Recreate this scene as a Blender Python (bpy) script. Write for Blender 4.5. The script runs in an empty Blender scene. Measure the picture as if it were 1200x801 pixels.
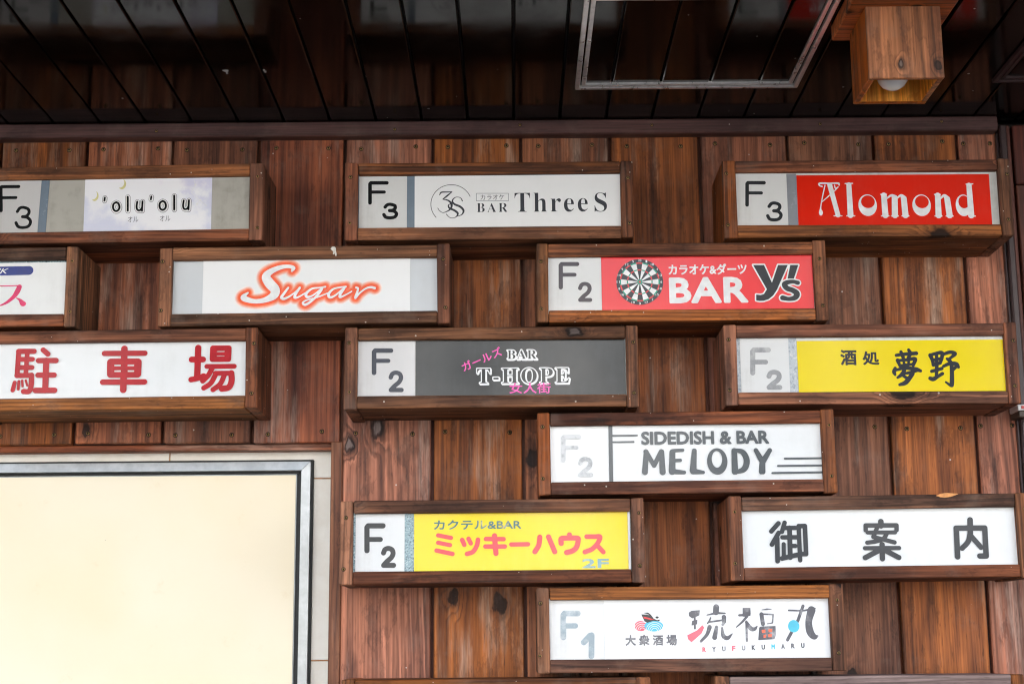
import bpy, bmesh, math, random
import numpy as np
from mathutils import Vector, Matrix

# ------------------------------------------------------------------ camera, sky, sun, exposure
scene = bpy.context.scene
C = scene.collection
random.seed(7)
rng = np.random.RandomState(11)

F_PX, PITCH, YAW, ROLL = 1810.54, 0.197948, -0.00092, -0.0082
CAM = np.array([0.0, -3.18, 1.6])

def cam_axes():
    fwd = np.array([math.sin(YAW)*math.cos(PITCH), math.cos(YAW)*math.cos(PITCH), math.sin(PITCH)])
    right = np.cross(fwd, [0, 0, 1]); right /= np.linalg.norm(right)
    up = np.cross(right, fwd)
    c, s = math.cos(ROLL), math.sin(ROLL)
    return c*right + s*up, -s*right + c*up, fwd
RIGHT, UP, FWD = cam_axes()

cam_data = bpy.data.cameras.new("camera")
cam_data.sensor_width = 36.0
cam_data.sensor_fit = 'HORIZONTAL'
cam_data.lens = F_PX/1200*36
cam_data.clip_start = 0.05
cam_data.clip_end = 2000
cam = bpy.data.objects.new("camera", cam_data)
cam.matrix_world = Matrix([[RIGHT[i], UP[i], -FWD[i], CAM[i]] for i in range(3)] + [[0, 0, 0, 1]])
C.objects.link(cam)
scene.camera = cam

SUN_ELEV, SUN_AZ = math.radians(50), math.radians(14)     # the sun stands behind this building; the wall is in its shade
world = bpy.data.worlds.new("World"); scene.world = world
world.use_nodes = True
wn = world.node_tree
bg = wn.nodes["Background"]
sky = wn.nodes.new("ShaderNodeTexSky")
sky.sky_type = 'NISHITA'; sky.sun_disc = False
sky.sun_elevation = SUN_ELEV
sky.sun_rotation = SUN_AZ
sky.air_density = 1.0; sky.dust_density = 3.0; sky.ozone_density = 1.0
hs = wn.nodes.new("ShaderNodeHueSaturation")               # thin cloud whitens the sky
hs.inputs['Saturation'].default_value = 0.5
wn.links.new(sky.outputs[0], hs.inputs['Color'])
wn.links.new(hs.outputs[0], bg.inputs['Color'])
bg.inputs['Strength'].default_value = 0.10

sun_d = bpy.data.lights.new("sun", 'SUN')
sun_d.energy = 3.0; sun_d.angle = math.radians(0.5); sun_d.color = (1.0, 0.965, 0.92)
sun = bpy.data.objects.new("sun", sun_d)
sd = Vector((math.sin(SUN_AZ)*math.cos(SUN_ELEV), math.cos(SUN_AZ)*math.cos(SUN_ELEV), math.sin(SUN_ELEV)))
sun.rotation_euler = sd.to_track_quat('Z', 'Y').to_euler()
sun.location = (2, 8, 10)
C.objects.link(sun)

vs = scene.view_settings
vs.view_transform = 'Standard'; vs.look = 'None'; vs.gamma = 1.0; vs.use_curve_mapping = False
vs.exposure = 3.32

scene.cycles.filter_width = 1.15

# ------------------------------------------------------------------ measuring helpers
def at(px, py, Y):
    d = RIGHT*((px-600)/F_PX) + UP*(-(py-400.5)/F_PX) + FWD
    p = CAM + d*((Y-CAM[1])/d[1])
    return float(p[0]), float(p[2])

def atz(px, py, Z):
    d = RIGHT*((px-600)/F_PX) + UP*(-(py-400.5)/F_PX) + FWD
    p = CAM + d*((Z-CAM[2])/d[2])
    return float(p[0]), float(p[1])

def s2l(c):
    out = []
    for v in c:
        v = v/255.0
        out.append(v/12.92 if v <= 0.04045 else ((v+0.055)/1.055)**2.4)
    return tuple(out)

# ------------------------------------------------------------------ materials
class N:
    """small node-tree helper"""
    def __init__(self, name):
        self.m = bpy.data.materials.new(name); self.m.use_nodes = True
        self.t = self.m.node_tree; self.n = self.t.nodes; self.l = self.t.links
        self.b = self.n["Principled BSDF"]
    def add(self, t, **kw):
        n = self.n.new(t)
        for k, v in kw.items(): setattr(n, k, v)
        return n
    def put(self, sock, v):
        if isinstance(v, bpy.types.NodeSocket): self.l.new(v, sock)
        else: sock.default_value = v
    def math(self, op, a, b=0.0, c=0.0, clamp=False):
        n = self.add("ShaderNodeMath", operation=op); n.use_clamp = clamp
        self.put(n.inputs[0], a); self.put(n.inputs[1], b)
        if op in ('MULTIPLY_ADD',): self.put(n.inputs[2], c)
        return n.outputs[0]
    def vec(self, op, a, b):
        n = self.add("ShaderNodeVectorMath", operation=op)
        self.put(n.inputs[0], a); self.put(n.inputs[1], b)
        return n.outputs[0]
    def comb(self, x, y, z):
        n = self.add("ShaderNodeCombineXYZ")
        for i, v in enumerate((x, y, z)): self.put(n.inputs[i], v)
        return n.outputs[0]
    def sep(self, v):
        n = self.add("ShaderNodeSeparateXYZ"); self.put(n.inputs[0], v)
        return n.outputs[0], n.outputs[1], n.outputs[2]
    def noise(self, v, scale=1.0, detail=2.0, rough=0.5):
        n = self.add("ShaderNodeTexNoise"); self.put(n.inputs['Vector'], v)
        n.inputs['Scale'].default_value = scale; n.inputs['Detail'].default_value = detail
        n.inputs['Roughness'].default_value = rough
        return n.outputs['Fac']
    def ramp(self, f, stops):
        n = self.add("ShaderNodeValToRGB"); self.put(n.inputs[0], f)
        el = n.color_ramp.elements
        while len(el) < len(stops): el.new(0.5)
        for e, (p, c) in zip(el, stops):
            e.position = p
            e.color = (c, c, c, 1) if isinstance(c, (int, float)) else (*c, 1)
        return n.outputs[0]
    def smooth(self, v, a, b, lo=0.0, hi=1.0):
        n = self.add("ShaderNodeMapRange", interpolation_type='SMOOTHSTEP')
        self.put(n.inputs[0], v)
        for i, x in enumerate((a, b, lo, hi)): n.inputs[i+1].default_value = x
        return n.outputs[0]
    def mix(self, f, a, b, blend='MIX'):
        n = self.add("ShaderNodeMix", data_type='RGBA', blend_type=blend)
        self.put(n.inputs[0], f)
        for s, v in ((n.inputs[6], a), (n.inputs[7], b)):
            if isinstance(v, bpy.types.NodeSocket): self.l.new(v, s)
            else: s.default_value = (*v, 1)
        return n.outputs[2]
    def bump(self, h, strength, dist=0.001):
        n = self.add("ShaderNodeBump"); self.put(n.inputs['Height'], h)
        n.inputs['Strength'].default_value = strength; n.inputs['Distance'].default_value = dist
        self.l.new(n.outputs[0], self.b.inputs['Normal'])
    def out(self, color, rough, spec=0.5, metal=0.0):
        if isinstance(color, bpy.types.NodeSocket): self.l.new(color, self.b.inputs['Base Color'])
        else: self.b.inputs['Base Color'].default_value = (*color, 1)
        self.put(self.b.inputs['Roughness'], rough)
        self.b.inputs['Specular IOR Level'].default_value = spec
        self.b.inputs['Metallic'].default_value = metal
        return self.m

def wood(name, light, mid, dark, ring=0.0075, knots=0.3, rough=0.5, ringmix=0.55, dust=0.0, spread=0.35,
         blot=(0.38, 0.66), knot_col=(0.012, 0.008, 0.006), grey=0.0, spec=0.35, kscale=(4.6, 7.5), lines=0.0):
    """solid stained softwood; the board's length is its local X"""
    w = N(name)
    o = w.add("ShaderNodeTexCoord").outputs['Object']
    r = w.add("ShaderNodeObjectInfo").outputs['Random']
    wnz = w.add("ShaderNodeTexWhiteNoise", noise_dimensions='1D'); w.put(wnz.inputs['W'], r)
    sc = w.add("ShaderNodeSeparateColor"); w.put(sc.inputs[0], wnz.outputs['Color'])
    R, G, B = sc.outputs
    off = w.comb(w.math('MULTIPLY', r, 37.1), w.math('MULTIPLY', R, 91.7), w.math('MULTIPLY', G, 53.3))
    P = w.vec('ADD', o, off)
    x, y, z = w.sep(o)
    # knots
    kx, ky, kz = w.sep(P)
    kv = w.comb(w.math('MULTIPLY', kx, kscale[0]), w.math('MULTIPLY', w.math('ADD', ky, kz), kscale[1]), 0.0)
    kv = w.vec('ADD', kv, w.comb(w.math('MULTIPLY', w.noise(w.vec('MULTIPLY', P, (22, 60, 60)), 1, 3), 0.20),
                                 w.math('MULTIPLY', w.noise(w.vec('MULTIPLY', P, (30, 55, 55)), 1, 3), 0.16), 0.0))
    vor = w.add("ShaderNodeTexVoronoi", voronoi_dimensions='2D'); w.put(vor.inputs['Vector'], kv)
    vor.inputs['Scale'].default_value = 1.0
    d = vor.outputs['Distance']
    vc = w.add("ShaderNodeSeparateColor"); w.put(vc.inputs[0], vor.outputs['Color'])
    act = w.math('GREATER_THAN', vc.outputs[0], 1-knots)
    size = w.math('MULTIPLY_ADD', vc.outputs[1], 0.6, 0.38)
    dn = w.math('DIVIDE', d, size)
    infl = w.math('MULTIPLY', act, w.smooth(dn, 0.05, 0.36, 1, 0))
    core = w.math('MULTIPLY', act, w.smooth(dn, 0.055, 0.10, 1, 0))
    halo = w.math('MULTIPLY', act, w.smooth(dn, 0.08, 0.24, 1, 0))
    # growth rings
    n1 = w.math('SUBTRACT', w.noise(w.vec('MULTIPLY', P, (1.3, 4.0, 4.0)), 1, 2), 0.5)
    n2 = w.math('SUBTRACT', w.noise(w.vec('MULTIPLY', P, (5.0, 16.0, 16.0)), 1, 2), 0.5)
    py = w.math('ADD', w.math('ADD', y, w.math('MULTIPLY', w.math('SUBTRACT', R, 0.5), 0.14)), w.math('MULTIPLY', n1, 0.034))
    pz = w.math('ADD', z, w.math('MULTIPLY_ADD', G, 0.08, 0.03))
    rad = w.math('SQRT', w.math('ADD', w.math('MULTIPLY', py, py), w.math('MULTIPLY', pz, pz)))
    rad = w.math('ADD', rad, w.math('MULTIPLY', x, w.math('MULTIPLY', w.math('SUBTRACT', B, 0.5), 0.05)))
    rad = w.math('ADD', rad, w.math('MULTIPLY', infl, 0.024))
    rad = w.math('ADD', rad, w.math('MULTIPLY', n2, 0.006))
    ph = w.math('FRACT', w.math('DIVIDE', rad, ring))
    rg = w.ramp(ph, [(0.0, 0.25), (0.12, 0.0), (0.5, 0.25), (0.86, 1.0), (1.0, 0.25)])
    # how strongly the rings show varies over the board
    rvar = w.smooth(w.noise(w.vec('MULTIPLY', P, (1.6, 14.0, 14.0)), 1, 2), 0.3, 0.7, 0.4, 1.0)
    rgm = w.math('MULTIPLY', w.math('MULTIPLY', rg, rvar), ringmix)
    fib = w.noise(w.vec('MULTIPLY', P, (5.0, 240.0, 240.0)), 1, 3, 0.6)
    strk = w.noise(w.vec('MULTIPLY', P, (1.1, 46.0, 46.0)), 1, 3, 0.55)
    tick = w.smooth(w.noise(w.vec('MULTIPLY', P, (26.0, 420.0, 420.0)), 1, 2, 0.5), 0.60, 0.72)
    blotch = w.noise(w.vec('MULTIPLY', P, (3.0, 13.0, 13.0)), 1, 4, 0.6)
    fac = w.smooth(w.math('ADD', w.math('MULTIPLY', blotch, 0.55), w.math('MULTIPLY', strk, 0.45)), blot[0], blot[1])
    col = w.mix(fac, light, mid)
    col = w.mix(rgm, col, dark)
    if lines > 0:                                # pale raised grain lines where the stain has worn
        lw = w.ramp(w.math('FRACT', w.math('DIVIDE', w.math('ADD', rad, w.math('MULTIPLY', strk, 0.004)), ring*1.7)), [(0.0, 0.0), (0.76, 0.0), (0.88, 1.0), (0.98, 0.1), (1.0, 0.0)])
        lv = w.smooth(w.noise(w.vec('MULTIPLY', w.vec('ADD', P, (2, 9, 4)), (1.4, 11.0, 11.0)), 1, 3), 0.46, 0.66)
        col = w.mix(w.math('MULTIPLY', w.math('MULTIPLY', lw, lv), lines), col, tuple(min(1, c_*1.45+0.02) for c_ in light))
    # dark charred / dirty stains of their own shape
    dk = w.smooth(w.noise(w.vec('MULTIPLY', P, (4.0, 20.0, 20.0)), 1, 4, 0.62), 0.56, 0.74)
    col = w.mix(w.math('MULTIPLY', dk, 0.62), col, dark)
    if grey > 0:
        gm = w.smooth(w.noise(w.vec('MULTIPLY', w.vec('ADD', P, (7, 3, 1)), (2.6, 18.0, 18.0)), 1, 5, 0.65), 0.52, 0.76)
        col = w.mix(w.math('MULTIPLY', gm, grey), col, s2l((176, 150, 132)))
    wet = w.smooth(w.noise(w.vec('MULTIPLY', w.vec('ADD', P, (4, 8, 2)), (7.0, 16.0, 16.0)), 1, 5, 0.7), 0.54, 0.60)
    wet2 = w.smooth(w.noise(w.vec('MULTIPLY', w.vec('ADD', P, (4, 8, 2)), (7.0, 16.0, 16.0)), 1, 5, 0.7), 0.58, 0.66)
    col = w.mix(w.math('MULTIPLY', w.math('SUBTRACT', wet, w.math('MULTIPLY', wet2, 0.6)), 0.34), col, dark)
    col = w.mix(w.math('MULTIPLY', tick, 0.45), col, dark)
    col = w.mix(w.math('MULTIPLY', halo, 0.55), col, dark)
    kcol = w.mix(w.smooth(vc.outputs[2], 0.45, 0.6), tuple(c_*1.2 for c_ in dark), s2l((104, 92, 88)))
    rim = w.math('MULTIPLY', act, w.math('MULTIPLY', w.smooth(dn, 0.05, 0.085), w.smooth(dn, 0.10, 0.13, 1, 0)))
    col = w.mix(w.math('MULTIPLY', core, 0.9), col, kcol)
    col = w.mix(w.math('MULTIPLY', rim, 0.8), col, tuple(c_*0.35 for c_ in dark))
    val = w.math('MULTIPLY_ADD', w.smooth(fib, 0.3, 0.7), 0.56, 0.70)
    val = w.math('MULTIPLY', val, w.math('MULTIPLY_ADD', B, spread, 1-spread*0.5))
    hsv = w.add("ShaderNodeHueSaturation")
    w.put(hsv.inputs['Hue'], w.math('MULTIPLY_ADD', G, 0.014, 0.490))
    w.put(hsv.inputs['Saturation'], w.math('MULTIPLY_ADD', R, 0.24, 0.89))
    w.put(hsv.inputs['Value'], val); w.put(hsv.inputs['Color'], col)
    col = hsv.outputs[0]
    if dust > 0:
        dv = w.add("ShaderNodeTexVoronoi"); w.put(dv.inputs['Vector'], w.vec('MULTIPLY', P, (95, 95, 95)))
        dv.inputs['Scale'].default_value = 1.0
        dc = w.add("ShaderNodeSeparateColor"); w.put(dc.inputs[0], dv.outputs['Color'])
        m = w.math('MULTIPLY', w.math('LESS_THAN', dv.outputs['Distance'], w.math('MULTIPLY_ADD', dc.outputs[1], 0.14, 0.05)),
                   w.math('GREATER_THAN', dc.outputs[0], 1-dust))
        col = w.mix(w.math('MULTIPLY', m, 0.75), col, s2l((205, 196, 186)))
        film = w.smooth(w.noise(w.vec('MULTIPLY', P, (14, 14, 14)), 1, 4, 0.65), 0.5, 0.75)
        col = w.mix(w.math('MULTIPLY', film, 0.16), col, s2l((150, 132, 118)))
    w.bump(w.math('ADD', w.math('MULTIPLY', rg, 0.35), fib), 0.35, 0.0006)
    rr = w.math('MULTIPLY_ADD', blotch, 0.3, rough-0.12)
    return w.out(col, rr, spec)

def plain(name, rgb, rough=0.5, metal=0.0, spec=0.5, vary=0.0, scale=30.0):
    w = N(name)
    if vary > 0:
        o = w.add("ShaderNodeTexCoord").outputs['Object']
        n = w.noise(o, scale, 4, 0.6)
        c = w.mix(w.smooth(n, 0.3, 0.7), tuple(v*(1-vary) for v in rgb), tuple(min(1, v*(1+vary)) for v in rgb))
        w.out(c, w.math('MULTIPLY_ADD', n, 0.2, max(0.02, rough-0.1)), spec, metal)
    else:
        w.out(rgb, rough, spec, metal)
    return w.m

def acrylic(name, rgb, rough=0.10, grime=0.25, grime_rgb=(150, 145, 130), scale=16.0, specks=0.35):
    """glossy sign face with a faint film of grime, streaks and a few flyspecks"""
    w = N(name)
    o = w.add("ShaderNodeTexCoord").outputs['Object']
    n = w.noise(o, scale, 5, 0.65)
    st = w.noise(w.vec('MULTIPLY', o, (55, 55, 5)), 1, 4, 0.6)
    m = w.math('MULTIPLY', w.smooth(w.math('ADD', w.math('MULTIPLY', n, 0.6), w.math('MULTIPLY', st, 0.4)), 0.46, 0.75), grime)
    c = w.mix(m, rgb, s2l(grime_rgb))
    v = w.add("ShaderNodeTexVoronoi"); w.put(v.inputs['Vector'], o); v.inputs['Scale'].default_value = 70
    vc = w.add("ShaderNodeSeparateColor"); w.put(vc.inputs[0], v.outputs['Color'])
    sp = w.math('MULTIPLY', w.math('LESS_THAN', v.outputs['Distance'], 0.07), w.math('GREATER_THAN', vc.outputs[0], 0.965))
    c = w.mix(w.math('MULTIPLY', sp, specks), c, s2l((70, 60, 50)))
    w.bump(w.noise(o, 9.0, 2), 0.08, 0.002)
    return w.out(c, w.math('MULTIPLY_ADD', n, 0.12, rough-0.04), 0.3)

def ink(name, rgb, rough=0.14, washout=0.0, under=(0.75, 0.77, 0.76), scale=60.0):
    """printed or cut-vinyl lettering; fade pales it in patches, standing in for sky glare"""
    w = N(name)
    o = w.add("ShaderNodeTexCoord").outputs['Object']
    n = w.noise(o, scale, 4, 0.6)
    c = w.mix(w.smooth(n, 0.35, 0.7), tuple(v*0.92 for v in rgb), tuple(min(1, v*1.06) for v in rgb))
    if washout > 0:
        f = w.smooth(w.noise(w.vec('ADD', o, (3.1, 0, 1.7)), 26.0, 4, 0.7), 0.52-washout*0.4, 0.78-washout*0.4)
        c = w.mix(w.math('MULTIPLY_ADD', f, 0.6, washout*0.35, clamp=True), c, under)
    return w.out(c, rough, 0.3)

M = {}
M['plank'] = wood('plank_wood', s2l((176, 110, 72)), s2l((108, 66, 47)), s2l((33, 21, 18)), ring=0.013, knots=0.2, rough=0.55, ringmix=0.6, grey=0.8, spread=0.72, dust=0.012, lines=0.5, blot=(0.36, 0.64), spec=0.25)
M['dark_plank'] = wood('dark_plank_wood', s2l((106, 60, 46)), s2l((72, 42, 36)), s2l((40, 24, 22)), ring=0.013, knots=0.2, rough=0.5, spread=0.25)
M['frame'] = wood('sign_frame_wood', s2l((166, 106, 68)), s2l((90, 59, 43)), s2l((27, 18, 15)), ring=0.0075, knots=0.17, rough=0.66, ringmix=0.65, dust=0.09, spread=0.6, blot=(0.37, 0.60), lines=0.4, spec=0.2)
M['lamp'] = wood('lamp_plywood', s2l((186, 110, 56)), s2l((130, 72, 38)), s2l((44, 24, 16)), ring=0.017, knots=0.55, rough=0.42, ringmix=0.75, spread=0.1, kscale=(9, 13), dust=0.02)
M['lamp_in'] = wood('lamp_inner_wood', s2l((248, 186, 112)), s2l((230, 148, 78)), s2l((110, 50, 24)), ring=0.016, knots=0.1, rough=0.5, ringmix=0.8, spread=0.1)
M['grey_wood'] = wood('greyed_board_wood', s2l((150, 128, 122)), s2l((104, 84, 80)), s2l((58, 44, 42)), ring=0.0075, knots=0.05, rough=0.66, grey=0.4, lines=0.4, spec=0.2)
M['post'] = wood('post_wood', s2l((160, 116, 84)), s2l((112, 76, 56)), s2l((62, 42, 34)), ring=0.007, knots=0.3, rough=0.6, spread=0.1, grey=0.5, lines=0.4)
M['moulding'] = wood('moulding_wood', s2l((98, 68, 64)), s2l((74, 51, 50)), s2l((52, 35, 35)), ring=0.03, knots=0.04, rough=0.42, ringmix=0.25, spread=0.08, dust=0.02)

def ceiling_mat():
    w = N('ceiling_lacquer')
    o = w.add("ShaderNodeTexCoord").outputs['Object']
    r = w.add("ShaderNodeObjectInfo").outputs['Random']
    P = w.vec('ADD', o, w.comb(w.math('MULTIPLY', r, 71.0), w.math('MULTIPLY', r, 13.0), 0.0))
    g = w.noise(w.vec('MULTIPLY', P, (1.5, 40.0, 40.0)), 1, 4, 0.6)
    c = w.mix(w.smooth(g, 0.3, 0.75), (0.0014, 0.0010, 0.0009), (0.0045, 0.0026, 0.0019))
    v = w.add("ShaderNodeTexVoronoi"); w.put(v.inputs['Vector'], P); v.inputs['Scale'].default_value = 42
    vc = w.add("ShaderNodeSeparateColor"); w.put(vc.inputs[0], v.outputs['Color'])
    sp = w.math('MULTIPLY', w.math('LESS_THAN', v.outputs['Distance'], w.math('MULTIPLY', vc.outputs[1], 0.12)), w.math('GREATER_THAN', vc.outputs[0], 0.91))
    c = w.mix(w.math('MULTIPLY', sp, 0.8), c, s2l((170, 165, 160)))
    w.bump(w.math('ADD', w.noise(w.vec('MULTIPLY', P, (2, 14, 14)), 1, 2), w.math('MULTIPLY', g, 0.15)), 0.05, 0.002)
    sm = w.noise(w.vec('MULTIPLY', P, (9, 9, 9)), 1, 4, 0.6)
    return w.out(c, w.smooth(sm, 0.3, 0.8, 0.07, 0.20), 0.15)
M['ceiling'] = ceiling_mat()
M['groove'] = plain('groove_black', (0.004, 0.003, 0.003), 0.7)
M['back'] = plain('backing_dark', (0.012, 0.008, 0.006), 0.8)
M['tongue'] = wood('tongue_wood', s2l((120, 70, 44)), s2l((84, 48, 34)), s2l((44, 26, 20)), knots=0.0, rough=0.6)
M['brass'] = plain('brass_screw', s2l((150, 120, 70)), 0.38, 0.9, vary=0.3, scale=200)
M['alu'] = plain('aluminium', (0.80, 0.80, 0.80), 0.30, 0.8, vary=0.08, scale=60)
M['alu_old'] = plain('old_aluminium', (0.40, 0.42, 0.42), 0.36, 0.6, vary=0.14, scale=30)
M['seal'] = plain('black_sealant', (0.012, 0.014, 0.013), 0.6, vary=0.4, scale=90)
M['trim'] = plain('brown_metal_trim', s2l((58, 42, 42)), 0.38, 0.0, 0.5, vary=0.2, scale=25)
M['bulb'] = plain('opal_bulb', (0.80, 0.80, 0.80), 0.25)
M['white_plastic'] = plain('white_plastic', (0.72, 0.71, 0.69), 0.35, vary=0.08)
M['red_label'] = plain('red_label', s2l((190, 50, 44)), 0.4)
M['box_plastic'] = plain('dark_plastic', s2l((70, 58, 48)), 0.5, vary=0.15)
M['tape'] = plain('dusty_tape', (0.34, 0.34, 0.33), 0.8, vary=0.2, scale=200)
M['dropping'] = plain('dried_white_drip', (0.7, 0.68, 0.62), 0.8, vary=0.15, scale=300)

def tile_mat():
    w = N('glazed_tile')
    o = w.add("ShaderNodeTexCoord").outputs['Object']
    r = w.add("ShaderNodeObjectInfo").outputs['Random']
    P = w.vec('ADD', o, w.comb(w.math('MULTIPLY', r, 31.0), 0.0, w.math('MULTIPLY', r, 17.0)))
    n = w.noise(P, 14, 5, 0.65)
    c = w.mix(w.smooth(n, 0.35, 0.75), s2l((234, 230, 218)), s2l((224, 217, 202)))
    ru = w.smooth(w.noise(P, 34, 5, 0.7), 0.66, 0.82)
    c = w.mix(w.math('MULTIPLY', ru, 0.4), c, s2l((170, 120, 70)))
    return w.out(c, 0.3, 0.5)
M['tile'] = tile_mat()
M['grout'] = plain('stained_grout', s2l((172, 120, 72)), 0.8, vary=0.3, scale=80)

def cream_mat():
    w = N('cream_board')
    o = w.add("ShaderNodeTexCoord").outputs['Object']
    n = w.noise(o, 2.2, 3, 0.5)
    c = w.mix(w.smooth(n, 0.3, 0.7), s2l((240, 229, 202)), s2l((239, 223, 188)))
    f = w.smooth(w.noise(w.vec('MULTIPLY', o, (18, 18, 8)), 1, 5, 0.7), 0.6, 0.85)
    c = w.mix(w.math('MULTIPLY', f, 0.3), c, s2l((214, 186, 130)))
    v = w.add("ShaderNodeTexVoronoi"); w.put(v.inputs['Vector'], o); v.inputs['Scale'].default_value = 26
    vc = w.add("ShaderNodeSeparateColor"); w.put(vc.inputs[0], v.outputs['Color'])
    sp = w.math('MULTIPLY', w.math('LESS_THAN', v.outputs['Distance'], 0.035), w.math('GREATER_THAN', vc.outputs[0], 0.85))
    c = w.mix(w.math('MULTIPLY', sp, 0.6), c, s2l((90, 74, 50)))
    w.bump(w.noise(o, 160, 3), 0.06, 0.001)
    return w.out(c, 0.42, 0.4)
M['cream'] = cream_mat()

def granite(name, base, dark, lightc, scale=330):
    w = N(name)
    o = w.add("ShaderNodeTexCoord").outputs['Object']
    n = w.noise(o, scale, 3, 0.7)
    c = w.ramp(n, [(0.36, dark), (0.46, base), (0.56, base), (0.66, lightc)])
    return w.out(c, 0.25)
M['granite'] = granite('speckled_strip', s2l((130, 158, 165)), s2l((52, 66, 74)), s2l((190, 208, 210)))
M['granite_pale'] = granite('pale_speckled_strip', s2l((176, 184, 190)), s2l((138, 148, 156)), s2l((206, 208, 206)), 220)

def ground_mat():
    w = N('street_asphalt')
    o = w.add("ShaderNodeTexCoord").outputs['Object']
    n = w.noise(o, 1.2, 6, 0.65)
    c = w.mix(n, (0.038, 0.037, 0.036), (0.062, 0.061, 0.06))
    return w.out(c, 0.85, 0.3)
M['ground'] = ground_mat()
M['facade'] = plain('grey_facade', (0.42, 0.415, 0.41), 0.85, vary=0.12, scale=2)
M['white_facade'] = plain('white_facade', (0.80, 0.79, 0.77), 0.85, vary=0.05, scale=2)
M['glass'] = plain('window_glass', (0.02, 0.025, 0.03), 0.05)
M['render'] = plain('grey_render', (0.17, 0.155, 0.14), 0.8, vary=0.15, scale=3)

M['white'] = acrylic('white_acrylic', (0.78, 0.80, 0.79), grime=0.12)
M['white_old'] = acrylic('weathered_white_acrylic', (0.66, 0.67, 0.645), grime=0.55, grime_rgb=(140, 132, 112), rough=0.2)
M['dirty'] = acrylic('dirty_beige_acrylic', s2l((178, 176, 166)), grime=0.6, grime_rgb=(132, 126, 114), rough=0.3, scale=30)
M['plate'] = acrylic('number_plate_white', (0.70, 0.71, 0.695), grime=0.25)
M['plate_grey'] = acrylic('number_plate_grey', (0.60, 0.595, 0.585), grime=0.25)
M['grey_acr'] = acrylic('pale_grey_acrylic', (0.60, 0.635, 0.655), grime=0.12)
M['sheet'] = acrylic('white_print_sheet', (0.84, 0.855, 0.85), grime=0.05, rough=0.2)
M['red'] = acrylic('red_sheet', (0.74, 0.022, 0.008), grime=0.10, grime_rgb=(230, 110, 90))
M['coral'] = acrylic('coral_red_sheet', (0.86, 0.055, 0.058), grime=0.08, grime_rgb=(240, 140, 130))
M['slate'] = acrylic('slate_black_sheet', (0.020, 0.025, 0.027), grime=0.10, grime_rgb=(110, 118, 120), specks=0.1)
M['yellow'] = acrylic('yellow_sheet', (0.80, 0.63, 0.0), grime=0.10, grime_rgb=(226, 190, 20))
M['lemon'] = acrylic('lemon_sheet', (0.82, 0.64, 0.004), grime=0.3, grime_rgb=(244, 222, 70), scale=9)
M['strip'] = plain('blue_grey_strip', s2l((112, 128, 142)), 0.25, vary=0.06)
M['strip_grey'] = plain('grey_strip', s2l((136, 140, 146)), 0.25, vary=0.06)

def pastel_mat(x0, x1, z0, z1):
    """watercolour print: lavender washes in two opposite corners of the sheet"""
    w = N('pastel_print')
    o = w.add("ShaderNodeTexCoord").outputs['Object']
    x, y, z = w.sep(o)
    n = w.math('MULTIPLY', w.math('SUBTRACT', w.noise(o, 26, 4, 0.6), 0.5), 0.9)
    u = w.math('DIVIDE', w.math('SUBTRACT', x, x0), x1-x0); v = w.math('DIVIDE', w.math('SUBTRACT', z, z0), z1-z0)
    a = w.smooth(w.math('ADD', w.math('ADD', w.math('MULTIPLY', u, 0.9), w.math('MULTIPLY', v, 0.8)), n), 0.25, 0.62, 1, 0)
    b = w.smooth(w.math('ADD', w.math('ADD', u, w.math('MULTIPLY', v, 0.25)), n), 0.92, 1.15)
    p = w.smooth(w.math('ADD', w.math('ADD', w.math('MULTIPLY', u, 0.8), w.math('MULTIPLY', v, 0.5)), n), 0.98, 1.2)
    c = w.mix(w.math('MULTIPLY', p, 0.35), s2l((246, 247, 250)), s2l((244, 220, 242)))
    c = w.mix(w.math('MULTIPLY', w.math('MAXIMUM', a, b), 0.6), c, s2l((202, 208, 236)))
    return w.out(c, 0.2, 0.5)

# ------------------------------------------------------------------ mesh helpers
def link(o, parent=None):
    C.objects.link(o)
    if parent is not None: o.parent = parent
    return o

def mesh_obj(name, verts, faces, mat, parent=None, origin=(0, 0, 0), smooth=False):
    me = bpy.data.meshes.new(name)
    ox, oy, oz = origin
    me.from_pydata([(v[0]-ox, v[1]-oy, v[2]-oz) for v in verts], [], faces)
    me.materials.append(mat); me.update()
    if smooth:
        for p in me.polygons: p.use_smooth = True
    o = bpy.data.objects.new(name, me)
    return link(o, parent)

def bevel_box_mesh(name, L, W, T, mat, bev=0.0015, jitter=0.0):
    bm = bmesh.new()
    bmesh.ops.create_cube(bm, size=1.0)
    for v in bm.verts:
        v.co = Vector((v.co.x*L, v.co.y*W, v.co.z*T))
        if jitter: v.co += Vector((random.uniform(-1, 1), random.uniform(-1, 1), random.uniform(-1, 1)))*jitter
    if bev > 0:
        bmesh.ops.bevel(bm, geom=list(bm.edges), offset=bev, segments=1, profile=0.6, affect='EDGES')
    me = bpy.data.meshes.new(name); bm.to_mesh(me); bm.free()
    me.materials.append(mat)
    return me

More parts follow.
